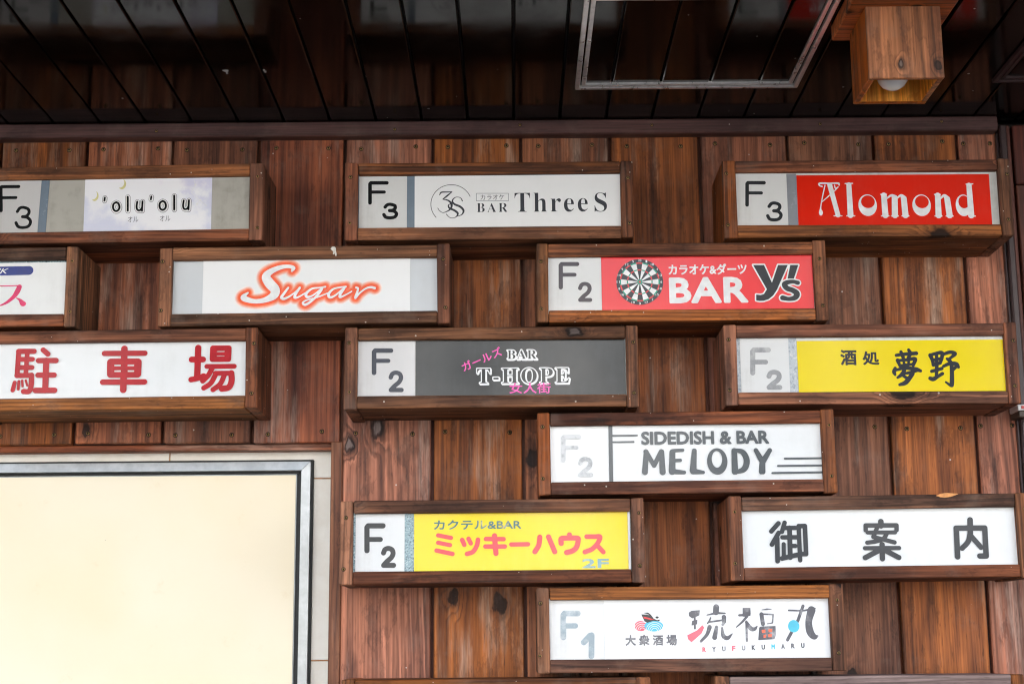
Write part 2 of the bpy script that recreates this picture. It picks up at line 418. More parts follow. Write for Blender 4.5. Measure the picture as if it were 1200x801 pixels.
AX = {  # local X (length), local Y, local Z  -> world
    'X': Matrix(((1, 0, 0), (0, 1, 0), (0, 0, 1))),
    'Z': Matrix(((0, 0, -1), (0, 1, 0), (1, 0, 0))),          # length up, width in depth
    'Zf': Matrix(((0, -1, 0), (0, 0, -1), (1, 0, 0))),        # length up, face towards the street
    'Xf': Matrix(((1, 0, 0), (0, 0, -1), (0, 1, 0))),         # length across, face towards the street
    'Y': Matrix(((0, 1, 0), (1, 0, 0), (0, 0, -1))),          # length out from the wall, face down
}
def board(name, lo, hi, axis, mat, parent=None, pl=(0, 0, 0), bev=0.0015, jitter=0.0, rot=0.0):
    """a board filling the world box lo..hi; axis says where its grain runs"""
    size = Vector([h-l for l, h in zip(lo, hi)])
    A = AX[axis]
    dims = [abs(sum(A[r][c]*size[r] for r in range(3))) for c in range(3)]
    me = bevel_box_mesh(name, *dims, mat, bev, jitter)
    o = bpy.data.objects.new(name, me)
    cen = Vector([(l+h)/2 for l, h in zip(lo, hi)]) - Vector(pl)
    o.matrix_local = Matrix.Translation(cen) @ (Matrix.Rotation(rot, 4, 'Y') if rot else Matrix.Identity(4)) @ A.to_4x4()
    return link(o, parent)

def thing(name, label, cat, loc, group=None):
    o = bpy.data.objects.new(name, None); o.empty_display_size = 0.05
    o.location = loc
    o['label'] = label; o['category'] = cat
    if group: o['group'] = group
    return link(o)

def tag(o, label=None, cat=None, group=None, kind=None):
    if label: o['label'] = label
    if cat: o['category'] = cat
    if group: o['group'] = group
    if kind: o['kind'] = kind
    return o

# a countersunk screw head, shared by every screw
def screw_mesh():
    bm = bmesh.new()
    n = 12
    prof = [(0.0060, 0.0001, 1), (0.0044, -0.0002, 1), (0.0040, -0.0010, 0), (0.0024, -0.0016, 0), (0.0012, -0.0008, 1), (0.0, -0.0007, 1)]
    rings = []
    for r_, y_, _ in prof:
        rings.append([bm.verts.new((0, y_, 0))] if r_ == 0 else [bm.verts.new((r_*math.cos(2*math.pi*i/n), y_, r_*math.sin(2*math.pi*i/n))) for i in range(n)])
    for (a, b, q) in zip(rings[:-1], rings[1:], prof[1:]):
        for i in range(n):
            k = (i+1) % n
            f = bm.faces.new((a[i], a[k], b[0])) if len(b) == 1 else bm.faces.new((a[i], a[k], b[k], b[i]))
            f.material_index = q[2]
    bmesh.ops.recalc_face_normals(bm, faces=bm.faces)
    if sum((f.normal.y for f in bm.faces)) > 0: bmesh.ops.reverse_faces(bm, faces=bm.faces)
    me = bpy.data.meshes.new('screw'); bm.to_mesh(me); bm.free()
    me.materials.append(M['brass']); me.materials.append(M['back'])
    return me
SCREW = screw_mesh()
def screw(x, y, z, parent, pl=(0, 0, 0), s=1.0):
    o = bpy.data.objects.new('screw', SCREW)
    o.location = (x-pl[0], y-pl[1], z-pl[2]); o.scale = (s*0.82, s, s*0.82)
    return link(o, parent)

# ------------------------------------------------------------------ the setting
g = mesh_obj('ground', [(-400, -400, 0), (400, -400, 0), (400, 400, 0), (-400, 400, 0)], [(0, 1, 2, 3)], M['ground'])
tag(g, kind='structure')

ZC = 2.717            # underside of the ceiling
def solid(name, boxes, mat, parent=None, origin=(0, 0, 0)):
    v, f = [], []
    for (x0, y0, z0, x1, y1, z1) in boxes:
        k = len(v)
        v += [(x0, y0, z0), (x1, y0, z0), (x1, y1, z0), (x0, y1, z0), (x0, y0, z1), (x1, y0, z1), (x1, y1, z1), (x0, y1, z1)]
        f += [tuple(k+i for i in q) for q in ((0, 3, 2, 1), (4, 5, 6, 7), (0, 1, 5, 4), (1, 2, 6, 5), (2, 3, 7, 6), (3, 0, 4, 7))]
    return mesh_obj(name, v, f, mat, parent, origin)

bl = thing('building', 'plain grey rendered building that carries the plank wall and the ceiling', 'building', (0, 1, 0))
solid('wall', [(-5, 0.075, 0, 5, 6, 5.6)], M['render'], bl, (0, 1, 0))
solid('canopy', [(-4.2, -1.2, ZC+0.03, 4.2, 0.074, ZC+0.32)], M['render'], bl, (0, 1, 0))

def opposite(label, x0, x1, y1, depth, h, wins, storeys, fm):
    # unseen houses, added for reflections in the sign faces and soft bounced light
    t = thing('unseen_building', label, 'building', ((x0+x1)/2, y1-depth/2, 0), 'unseen buildings across the street')
    L = ((x0+x1)/2, y1-depth/2, 0)
    solid('wall', [(x0, y1-depth, 0, x1, y1, h)], fm, t, L)
    solid('parapet', [(x0-0.1, y1-depth-0.1, h, x1+0.1, y1+0.1, h+0.35)], M['trim'], t, L)
    for k in range(storeys):
        for i in range(wins):
            wx = x0+(x1-x0)*(i+0.5)/wins; wz = 1.0+k*2.9
            w_ = solid('window', [(wx-0.7, y1+0.003, wz, wx+0.7, y1+0.06, wz+1.4)], M['trim'], t, L)
            solid('pane', [(wx-0.62, y1+0.061, wz+0.08, wx+0.62, y1+0.065, wz+1.32)], M['glass'], w_, L)
    return t
opposite('unseen grey rendered house across the street facing the tiled wall', -15.0, -1.7, -12.0, 8, 6.0, 5, 2, M['facade'])
opposite('unseen grey rendered house across the street facing the metal corner trim', 2.9, 15.0, -12.0, 8, 6.2, 5, 2, M['facade'])
opposite('added, unseen white rendered house at the end of the lane between the grey houses', -6.0, 8.0, -30.0, 8, 9.0, 4, 3, M['white_facade'])  # added to brighten the reflections between the grey houses

# --- plank wall -------------------------------------------------------------
edges = [-1.097, -0.912, -0.7275, -0.5415, -0.3565, -0.167, 0.0225, 0.213, 0.406, 0.595, 0.781, 0.961, 1.044]
e = edges[0]
left = []
while e > -2.7:
    e -= 0.186; left.append(e)
edges = left[::-1] + edges
TILE_TOP, POST_L = 2.030, -0.379
pw = thing('plank_wall', 'brown stained plank wall of wide vertical boards behind the signs', 'wall', (0, 0.03, 0))
PL = (0, 0.03, 0)
for a, b in zip(edges[:-1], edges[1:]):
    over_tile = b < -0.35
    z0 = TILE_TOP if over_tile else 0.05
    if over_tile: z0 += random.uniform(-0.0012, 0.0012)
    dy = random.uniform(-0.0016, 0.0016)
    gap = 0.0065 if b < 1.0 else 0.001
    board('plank', (a+0.0008, 0.0+dy, z0), (b-gap, 0.019, ZC-0.002), 'Zf', M['plank'], pw, PL, bev=0.002, rot=random.uniform(-0.0006, 0.0006))
    if b < 1.0:
        board('tongue', (b-0.014, 0.0192, z0+0.002), (b+0.006, 0.0245, ZC-0.003), 'Zf', M['tongue'], pw, PL, bev=0)
    for fx in (0.17, 0.80):
        sx = a + (b-a)*fx + random.uniform(-0.004, 0.004)
        screw(sx, dy-0.0004, 2.667+random.uniform(-0.003, 0.003), pw, PL)
        screw(sx + random.uniform(-0.006, 0.006), dy-0.0004, 2.049+random.uniform(-0.004, 0.004), pw, PL)
solid('backing', [(-2.85, 0.025, TILE_TOP-0.006, 1.046, 0.046, ZC), (-0.352, 0.025, 0.04, 1.046, 0.046, TILE_TOP-0.0061)], M['back'], pw, PL)
board('batten', (-2.85, 0.0195, TILE_TOP-0.014), (POST_L-0.0005, 0.0535, TILE_TOP-0.0005), 'X', M['plank'], pw, PL)
board('edge_post', (POST_L, -0.004, 0.05), (-0.3555, 0.0185, TILE_TOP-0.0005), 'Zf', M['post'], pw, PL)

# --- moulding under the ceiling -------------------------------------------------
mo = thing('ceiling_moulding', 'dark purple brown batten running along the top of the plank wall', 'moulding', (-0.9, -0.015, 2.684))
MP = (-0.9, -0.015, 2.684)
board('batten', (-2.85, -0.030, 2.684), (1.040, 0.002, 2.7165), 'Xf', M['moulding'], mo, MP, bev=0.003)
for k, sx in enumerate((-2.2, -1.9, -1.46, -0.76, -0.25, 0.018, 0.30, 0.66, 0.92)):
    screw(sx, -0.0302, 2.701+random.uniform(-0.004, 0.004), mo, MP, 0.8)

# --- right-hand corner: metal trim and the darker boards beyond it ---------------------
ct = thing('corner_trim', 'thin dark brown metal trim standing where the plank wall ends', 'trim', (1.052, 0, 0.02))
CP = (1.052, 0, 0.02)
board('upright', (1.0455, -0.022, 0.02), (1.0605, 0.022, 2.700), 'Zf', M['trim'], ct, CP, bev=0.003)
board('bead', (1.0405, -0.009, 0.02), (1.0452, 0.010, 2.684), 'Zf', M['trim'], ct, CP, bev=0.001)
board('foot_strip', (1.0452, -0.0245, 0.02), (1.0485, -0.0222, 1.86), 'Zf', M['alu'], ct, CP, bev=0.0005)
rw = thing('dark_plank_wall', 'darker reddish brown boards beyond the thin metal corner trim', 'wall', (1.9, 0.03, 0))
RP = (1.9, 0.03, 0)
ex = [1.0625, 1.076, 1.252, 1.43, 1.61, 1.79, 1.97, 2.15, 2.33, 2.51, 2.69, 2.87]
for k, (a, b) in enumerate(zip(ex[:-1], ex[1:])):
    cuts = [0.05, 1.30, 2.05, 2.5705, 2.704] if k else [0.05, 2.704]
    for z0, z1 in zip(cuts[:-1], cuts[1:]):
        board('plank', (a+0.001, -0.006 + random.uniform(-0.001, 0.001), z0+0.001), (b-0.004, 0.018, z1-0.001), 'Zf', M['dark_plank'], rw, RP, bev=0.002)
solid('backing', [(1.0612, 0.019, 0.04, 2.9, 0.046, 2.71)], M['back'], rw, RP)

# --- ceiling ---------------------------------------------------------------------
cl = thing('porch_ceiling', 'near black glossy boarded ceiling with narrow grooves over the signs', 'ceiling', (0, -0.85, ZC))
CLP = (0, -0.85, ZC)
PITCH_C = 0.0985
for k in range(-41, 42):
    xa = 0.005 + k*PITCH_C
    board('ceiling_board', (xa+0.0018, -1.19, ZC+random.uniform(0, 0.0006)), (xa+PITCH_C-0.0018, 0.02, ZC+0.014), 'Y', M['ceiling'], cl, CLP, bev=0.0022, rot=random.uniform(-0.0012, 0.0012))
solid('backing', [(-4.1, -1.195, ZC+0.0142, 4.15, 0.07, ZC+0.029)], M['groove'], cl, CLP)
board('fascia', (-4.15, -1.225, ZC-0.02), (4.18, -1.202, ZC+0.33), 'Xf', M['moulding'], cl, CLP)

def hatch(label, x0, y0, x1, y1, mat):
    t = thing('ceiling_hatch', label, 'hatch', ((x0+x1)/2, (y0+y1)/2, ZC), 'metal framed hatches in the ceiling')
    L = ((x0+x1)/2, (y0+y1)/2, ZC)
    for ins, w_, h_ in ((0.0, 0.0090, 0.007), (0.0130, 0.0080, 0.0045)):
        a0, b0, a1, b1 = x0+ins, y0+ins, x1-ins, y1-ins
        z1 = ZC+0.002; z0 = ZC-h_
        def rail(p, q, r, s):       # mitred rail, corners given at the underside, outer then inner
            v = [(*p, z0), (*q, z0), (*r, z0), (*s, z0), (*p, z1), (*q, z1), (*r, z1), (*s, z1)]
            f = [(0, 3, 2, 1), (4, 5, 6, 7), (0, 1, 5, 4), (1, 2, 6, 5), (2, 3, 7, 6), (3, 0, 4, 7)]
            o = mesh_obj('frame_rail', v, f, mat, t, L)
            bm = bmesh.new(); bm.from_mesh(o.data)
            bmesh.ops.recalc_face_normals(bm, faces=bm.faces)
            bmesh.ops.bevel(bm, geom=list(bm.edges), offset=0.0009, segments=1, affect='EDGES')
            bm.to_mesh(o.data); bm.free()
        rail((a0, b0), (a1, b0), (a1-w_, b0+w_), (a0+w_, b0+w_))
        rail((a1, b0), (a1, b1), (a1-w_, b1-w_), (a1-w_, b0+w_))
        rail((a1, b1), (a0, b1), (a0+w_, b1-w_), (a1-w_, b1-w_))
        rail((a0, b1), (a0, b0), (a0+w_, b0+w_), (a0+w_, b1-w_))
hatch('square aluminium framed hatch in the dark ceiling beside the wooden lamp', 0.1285, -0.672, 0.577, -0.2225, M['alu'])
hatch('square metal framed hatch with its dark reflections put into the colour, above the metal corner trim', 0.964, -0.69, 1.412, -0.2415, M['trim'])  # dark frame colour stands in for the darkness the metal reflects

def scrap(label, pts):
    v = [(*atz(*p, ZC-0.002), ZC-0.0022) for p in pts]
    cx_ = sum(a[0] for a in v)/len(v); cy_ = sum(a[1] for a in v)/len(v)
    n_ = len(v)
    v = [((a[0]-cx_)*0.7, (a[1]-cy_)*0.7, 0.0012) for a in v]+[((a[0]-cx_)*0.7, (a[1]-cy_)*0.7, 0.0028) for a in v]
    f = [tuple(range(n_)), tuple(range(2*n_-1, n_-1, -1))]+[(i, i+n_, (i+1) % n_+n_, (i+1) % n_) for i in range(n_)]
    o = mesh_obj('tape_scrap', v, f, M['tape'])
    bm_ = bmesh.new(); bm_.from_mesh(o.data); bmesh.ops.recalc_face_normals(bm_, faces=bm_.faces); bm_.to_mesh(o.data); bm_.free()
    o.location = (cx_, cy_, ZC-0.0022)
    tag(o, label, 'scrap', 'scraps of tape stuck to the ceiling')
scrap('torn pale tape scrap on the dark ceiling, the wider of two', [(258.5, 83), (263, 82.5), (268, 82.6), (269, 84), (266.5, 85.2), (268.5, 88.5), (265, 88.8), (264.6, 85.4), (262, 84.6)])
scrap('torn pale tape scrap on the dark ceiling, the smaller of two', [(307, 82), (310, 81.6), (310.6, 83.6), (313, 84.5), (312.4, 87), (309.5, 86.2)])

# --- wooden box lamp ------------------------------------------------------------------
lx, ly = 0.6765, -0.6135
lp = thing('ceiling_lamp', 'square wooden box lamp with a white globe bulb under the ceiling', 'lamp', (lx, ly, ZC))
LP_ = (lx, ly, ZC)
board('mounting_plate', (lx-0.0915, ly-0.0905, ZC-0.030), (lx+0.0915, ly+0.0905, ZC-0.001), 'X', M['lamp'], lp, LP_, bev=0.002)
hw, zb, zt, th = 0.0645, 2.5555, ZC-0.0302, 0.009
board('side_panel', (lx-hw, ly-hw, zb), (lx+hw, ly-hw+th, zt), 'Zf', M['lamp'], lp, LP_, bev=0.0012)
board('side_panel', (lx-hw, ly+hw-th, zb), (lx+hw, ly+hw, zt), 'Zf', M['lamp'], lp, LP_, bev=0.0012)
board('side_panel', (lx-hw, ly-hw+th+0.0003, zb+0.0006), (lx-hw+th, ly+hw-th-0.0003, zt), 'Z', M['lamp'], lp, LP_, bev=0.0012)
board('side_panel', (lx+hw-th, ly-hw+th+0.0003, zb+0.0006), (lx+hw, ly+hw-th-0.0003, zt), 'Z', M['lamp'], lp, LP_, bev=0.0012)
board('lining', (lx-hw+th, ly+hw-th-0.0022, zb+0.002), (lx+hw-th, ly+hw-th-0.0001, zt), 'Zf', M['lamp_in'], lp, LP_, bev=0)
board('lining', (lx+hw-th-0.0022, ly-hw+th+0.001, zb+0.002), (lx+hw-th-0.0001, ly+hw-th-0.0024, zt), 'Z', M['lamp_in'], lp, LP_, bev=0)
board('lining', (lx-hw+th+0.0001, ly-hw+th+0.001, zb+0.002), (lx-hw+th+0.0022, ly+hw-th-0.0024, zt), 'Z', M['lamp_in'], lp, LP_, bev=0)
bm = bmesh.new()
prof = [(0.0, -0.0285), (0.010, -0.0268), (0.019, -0.0212), (0.0258, -0.0118), (0.028, 0.0), (0.0262, 0.0105), (0.021, 0.0195), (0.0155, 0.027), (0.0135, 0.036), (0.0135, 0.098)]
seg = 28
ringv = []
for r_, z_ in prof:
    if r_ == 0: ringv.append([bm.verts.new((0, 0, z_))])
    else: ringv.append([bm.verts.new((r_*math.cos(2*math.pi*i/seg), r_*math.sin(2*math.pi*i/seg), z_)) for i in range(seg)])
for a, b in zip(ringv[:-1], ringv[1:]):
    for i in range(seg):
        j = (i+1) % seg
        if len(a) == 1: bm.faces.new((a[0], b[j], b[i]))
        else: bm.faces.new((a[i], a[j], b[j], b[i]))
bmesh.ops.recalc_face_normals(bm, faces=bm.faces)
me = bpy.data.meshes.new('bulb'); bm.to_mesh(me); bm.free(); me.materials.append(M['bulb'])
for p in me.polygons: p.use_smooth = True
bo = bpy.data.objects.new('bulb', me); bo.location = (-0.006, 0.006, 2.589-ZC); link(bo, lp)

# --- tiled wall and framed cream board --------------------------------------------------
tw = thing('tiled_wall', 'off white glazed tile wall with rusty joints beside the wooden post', 'wall', (-1.6, 0.06, 0))
TP = (-1.6, 0.06, 0)
TY = 0.0535
zs = [2.0285, 1.9605, 1.5865, 1.2125, 0.8385, 0.4645, 0.0905]
xs = [-0.3785, -0.7252, -1.0852, -1.4452, -1.8052, -2.1652, -2.5252, -2.8852]
for zi, (zh, zl) in enumerate(zip(zs[:-1], zs[1:])):
    for xh, xl in zip(xs[:-1], xs[1:]):
        board('tile', (xl+0.0012, TY, zl+0.0012), (xh-0.0012, TY+0.008, zh-0.0012), 'Xf', M['tile'], tw, TP, bev=0.0012)
solid('grout', [(-2.9, TY+0.0015, 0.05, -0.3783, TY+0.02, 2.0284)], M['grout'], tw, TP)

nb = thing('framed_board', 'large blank cream board in a worn aluminium frame on the tiles', 'board', (-1.3, 0.05, 0.75))
NP = (-1.3, 0.05, 0.75)
fx1, fz1 = at(365.0, 538.0, 0.04)
fx1 = at(365.5, 650, 0.04)[0]
fx0, fz0 = -2.35, 0.75
def picture_frame(name, x0, z0, x1, z1, w_, y0, y1, mat, chamfer=0.0):
    def rail(p, q, r, s):
        v = [(p[0], y0+chamfer, p[1]), (q[0], y0+chamfer, q[1]), (r[0], y0, r[1]), (s[0], y0, s[1]),
             (p[0], y1, p[1]), (q[0], y1, q[1]), (r[0], y1, r[1]), (s[0], y1, s[1])]
        f = [(0, 1, 2, 3), (7, 6, 5, 4), (4, 5, 1, 0), (5, 6, 2, 1), (6, 7, 3, 2), (7, 4, 0, 3)]
        o = mesh_obj(name, v, f, mat, nb, NP)
        b_ = bmesh.new(); b_.from_mesh(o.data); bmesh.ops.recalc_face_normals(b_, faces=b_.faces)
        bmesh.ops.bevel(b_, geom=list(b_.edges), offset=0.0008, segments=1, affect='EDGES')
        b_.to_mesh(o.data); b_.free()
    rail((x0, z0), (x1, z0), (x1-w_, z0+w_), (x0+w_, z0+w_))
    rail((x1, z0), (x1, z1), (x1-w_, z1-w_), (x1-w_, z0+w_))
    rail((x1, z1), (x0, z1), (x0+w_, z1-w_), (x1-w_, z1-w_))
    rail((x0, z1), (x0, z0), (x0+w_, z0+w_), (x0+w_, z1-w_))
picture_frame('sealant', fx0, fz0, fx1, fz1, 0.0075, 0.043, 0.056, M['seal'])
picture_frame('frame_rail', fx0+0.0045, fz0+0.0045, fx1-0.0045, fz1-0.0045, 0.0195, 0.030, 0.052, M['alu_old'], 0.003)
picture_frame('gasket', fx0+0.022, fz0+0.022, fx1-0.0236, fz1-0.0236, 0.014, 0.046, 0.0515, M['seal'])
picture_frame('inner_bead', fx0+0.030, fz0+0.030, fx1-0.0340, fz1-0.0300, 0.0022, 0.0415, 0.0500, M['alu_old'])
board('cream_panel', (fx0+0.034, 0.0425, fz0+0.034), (fx1-0.0366, 0.0465, fz1-0.0304), 'Xf', M['cream'], nb, NP, bev=0.0006)

# --- small junction box at the right-hand wall -------------------------------------------
jx, jz = 1.083, 2.128
jb = thing('junction_box', 'small white box with a red mark and brown lower half on dark boards', 'box', (jx, -0.01, jz))
JP = (jx, -0.01, jz)
jx0, jz1 = at(1192.5, 473.5, -0.06)
jx1, jz0 = at(1206, 488.0, -0.06)
jzm = jz0 + (jz1-jz0)*0.5
board('cover', (jx0, -0.060, jzm+0.0005), (jx0+0.06, -0.005, jz1), 'X', M['white_plastic'], jb, JP, bev=0.0015)
board('base', (jx0+0.002, -0.058, jz0), (jx0+0.06, -0.005, jzm), 'X', M['box_plastic'], jb, JP, bev=0.0015)
board('red_mark', (jx0+0.007, -0.0612, jzm+0.0035), (jx0+0.014, -0.0598, jz1-0.003), 'X', M['red_label'], jb, JP, bev=0.0)

# ------------------------------------------------------------------ printed shapes
# A printed mark is given as strokes, polygons and ellipses measured on the sign face; the union of them is
# turned into one clean flat sheet by marching squares, so marks never overlap in one plane.
PXM = abs(at(601, 400, -0.155)[0]-at(600, 400, -0.155)[0])       # metres per photograph pixel on a sign face
class Zm:
    """reads positions off an enlarged crop of the sign faces"""
    def __init__(self, rx, ry, k): self.rx, self.ry, self.k = rx, ry, k
    def p(self, x, y): return self.rx+x*self.k, self.ry+y*self.k
ID = Zm(0, 0, 1.0)
FY = -0.155

def W(z, x, y): return at(*z.p(x, y), FY)

def caps(z, pts, w):
    """polyline stroke; points (x, y) or (x, y, width)"""
    out = []
    q = [(*W(z, p[0], p[1]), (p[2] if len(p) > 2 else w)*z.k*PXM/2) for p in pts]
    if len(q) == 1: q = q*2
    for a, b in zip(q[:-1], q[1:]): out.append(('cap', a, b))
    return out

def curve(pts, n=6):
    """Catmull-Rom through the points (2 or 3 numbers each)"""
    P = [np.array(p, float) for p in pts]
    if len(P) < 3: return pts
    P = [2*P[0]-P[1]] + P + [2*P[-1]-P[-2]]
    out = []
    for i in range(1, len(P)-2):
        for t in np.linspace(0, 1, n, endpoint=False):
            a, b, c, d = P[i-1], P[i], P[i+1], P[i+2]
            out.append(tuple(0.5*((2*b)+(-a+c)*t+(2*a-5*b+4*c-d)*t*t+(-a+3*b-3*c+d)*t**3)))
    out.append(tuple(P[-2]))
    return out

def poly(z, pts): return [('poly', [W(z, *p) for p in pts])]
def ell(z, cx, cy, rx, ry): 
    c = W(z, cx, cy); return [('ell', c, rx*z.k*PXM, ry*z.k*PXM)]

def field(shapes, X, Z):
    F = np.full(X.shape, 1e3)
    for s in shapes:
        if s[0] == 'cap':
            (ax, az, ra), (bx, bz, rb) = s[1], s[2]
            dx, dz = bx-ax, bz-az; L = dx*dx+dz*dz
            t = np.clip(((X-ax)*dx+(Z-az)*dz)/L, 0, 1) if L > 1e-14 else np.zeros_like(X)
            d = np.hypot(X-ax-t*dx, Z-az-t*dz) - (ra+(rb-ra)*t)
        elif s[0] == 'segs':
            d = np.full(X.shape, 1e3); ins = np.zeros(X.shape, bool)
            for (ax, az), (bx, bz) in s[1]:
                dx, dz = bx-ax, bz-az; L = dx*dx+dz*dz+1e-18
                t = np.clip(((X-ax)*dx+(Z-az)*dz)/L, 0, 1)
                d = np.minimum(d, (X-ax-t*dx)**2+(Z-az-t*dz)**2)
                if (az > bz) or (bz > az):
                    cond = (az > Z) != (bz > Z)
                    ins ^= cond & (X < dx*(Z-az)/dz+ax)
            d = np.sqrt(d); d = np.where(ins, -d, d)
        elif s[0] == 'ell':
            (cx, cz), rx, rz = s[1], s[2], s[3]
            d = (np.hypot((X-cx)/rx, (Z-cz)/rz)-1)*min(rx, rz)
        else:
            pts = s[1]; d = np.full(X.shape, 1e3); ins = np.zeros(X.shape, bool)
            for (ax, az), (bx, bz) in zip(pts, pts[1:]+pts[:1]):
                dx, dz = bx-ax, bz-az; L = dx*dx+dz*dz+1e-18
                t = np.clip(((X-ax)*dx+(Z-az)*dz)/L, 0, 1)
                d = np.minimum(d, np.hypot(X-ax-t*dx, Z-az-t*dz))
                cond = (az > Z) != (bz > Z)
                ins ^= cond & (X < dx*(Z-az)/(dz if abs(dz) > 1e-12 else 1e-12)+ax)
            d = np.where(ins, -d, d)
        F = np.minimum(F, d)
    return F

def wloc(o):
    p = Vector((0, 0, 0))
    while o is not None: p += o.location; o = o.parent
    return tuple(p)

def sheet(name, parent, pl, mat, shapes, y, minus=(), grow=0.0, res=0.0007, clip=None):
    """flat mark at depth y (towards the street is smaller y)"""
    pl = wloc(parent)
    xs_, zs_ = [], []
    for s in shapes:
        if s[0] == 'cap':
            for a in s[1:]: xs_ += [a[0]-a[2], a[0]+a[2]]; zs_ += [a[1]-a[2], a[1]+a[2]]
        elif s[0] == 'ell': xs_ += [s[1][0]-s[2], s[1][0]+s[2]]; zs_ += [s[1][1]-s[3], s[1][1]+s[3]]
        elif s[0] == 'segs': xs_ += [p[0] for q in s[1] for p in q]; zs_ += [p[1] for q in s[1] for p in q]
        else: xs_ += [p[0] for p in s[1]]; zs_ += [p[1] for p in s[1]]
    m = grow+2*res
    x0, x1, z0, z1 = min(xs_)-m, max(xs_)+m, min(zs_)-m, max(zs_)+m
    nx, nz = int((x1-x0)/res)+2, int((z1-z0)/res)+2
    gx, gz = x0+np.arange(nx)*res, z0+np.arange(nz)*res
    X, Z = np.meshgrid(gx, gz)
    F = field(shapes, X, Z)-grow
    if minus: F = np.maximum(F, -field(minus, X, Z))
    if clip:
        F = np.maximum.reduce([F, clip[0]-X, X-clip[1], clip[2]-Z, Z-clip[3]])
    ins = F < 0
    cnt = ins[:-1, :-1].astype(int)+ins[1:, :-1]+ins[:-1, 1:]+ins[1:, 1:]
    verts, faces = [], []
    def quad(a, b, c, d):
        k = len(verts); verts.extend((a, b, c, d)); faces.append((k, k+1, k+2, k+3))
    for j in range(nz-1):
        row = cnt[j]
        if not row.any(): continue
        full = np.concatenate(([0], (row == 4).astype(int), [0])); df = np.diff(full)
        for s_, e_ in zip(np.where(df == 1)[0], np.where(df == -1)[0]):
            quad((gx[s_], gz[j]), (gx[e_], gz[j]), (gx[e_], gz[j+1]), (gx[s_], gz[j+1]))
        for i in np.where((row > 0) & (row < 4))[0]:
            cor = [(gx[i], gz[j], F[j, i]), (gx[i+1], gz[j], F[j, i+1]), (gx[i+1], gz[j+1], F[j+1, i+1]), (gx[i], gz[j+1], F[j+1, i])]
            pl_ = []
            for a, b in zip(cor, cor[1:]+cor[:1]):
                if a[2] < 0: pl_.append((a[0], a[1]))
                if (a[2] < 0) != (b[2] < 0):
                    t = a[2]/(a[2]-b[2]); pl_.append((a[0]+t*(b[0]-a[0]), a[1]+t*(b[1]-a[1])))
            if len(pl_) >= 3:
                k = len(verts); verts.extend(pl_); faces.append(tuple(range(k, k+len(pl_))))
    return mesh_obj(name, [(v[0], y, v[1]) for v in verts], faces, mat, parent, pl)

def text(name, parent, pl, mat, body, box, y, bold=0.0, rot=0.0, shear=0.0, spacing=1.0, extra=0.0, res=0.0005):
    """type set with the built-in font, scaled into a pixel box (x0, y0, x1, y1) measured on the sign face"""
    pl = wloc(parent)
    cu = bpy.data.curves.new(name, 'FONT'); cu.body = body; cu.shear = shear
    cu.resolution_u = 3; cu.space_character = spacing
    to = bpy.data.objects.new(name, cu); C.objects.link(to)
    dg = bpy.context.evaluated_depsgraph_get()
    me = bpy.data.meshes.new_from_object(to.evaluated_get(dg))
    bpy.data.objects.remove(to); bpy.data.curves.remove(cu)
    v = np.array([x.co[:2] for x in me.vertices])
    use = {}
    for p in me.polygons:
        for k in p.edge_keys: use[k] = use.get(k, 0)+1
    key = {}                                     # weld by position: fill may leave doubled points
    segs = [(v[a], v[b]) for (a, b), c in use.items() if c == 1]
    bpy.data.meshes.remove(me)
    lo, hi = v.min(0), v.max(0)
    (X0, Z1), (X1, Z0) = at(box[0], box[1], FY), at(box[2], box[3], FY)
    cx, cz = (X0+X1)/2, (Z0+Z1)/2
    g = bold*(Z1-Z0)                             # stroke weight added all round, as a share of the height
    sc_ = np.array([X1-X0-2*g, Z1-Z0-2*g])
    c, s = math.cos(rot), math.sin(rot)
    Rm = np.array([[c, s], [-s, c]])
    T = lambda q: tuple(((q-(lo+hi)/2)/(hi-lo)*sc_) @ Rm + np.array([cx, cz]))
    sg_ = [(T(a), T(b)) for a, b in segs]
    return sheet(name, parent, pl, mat, [('segs', sg_)], y, grow=g+extra, res=res)

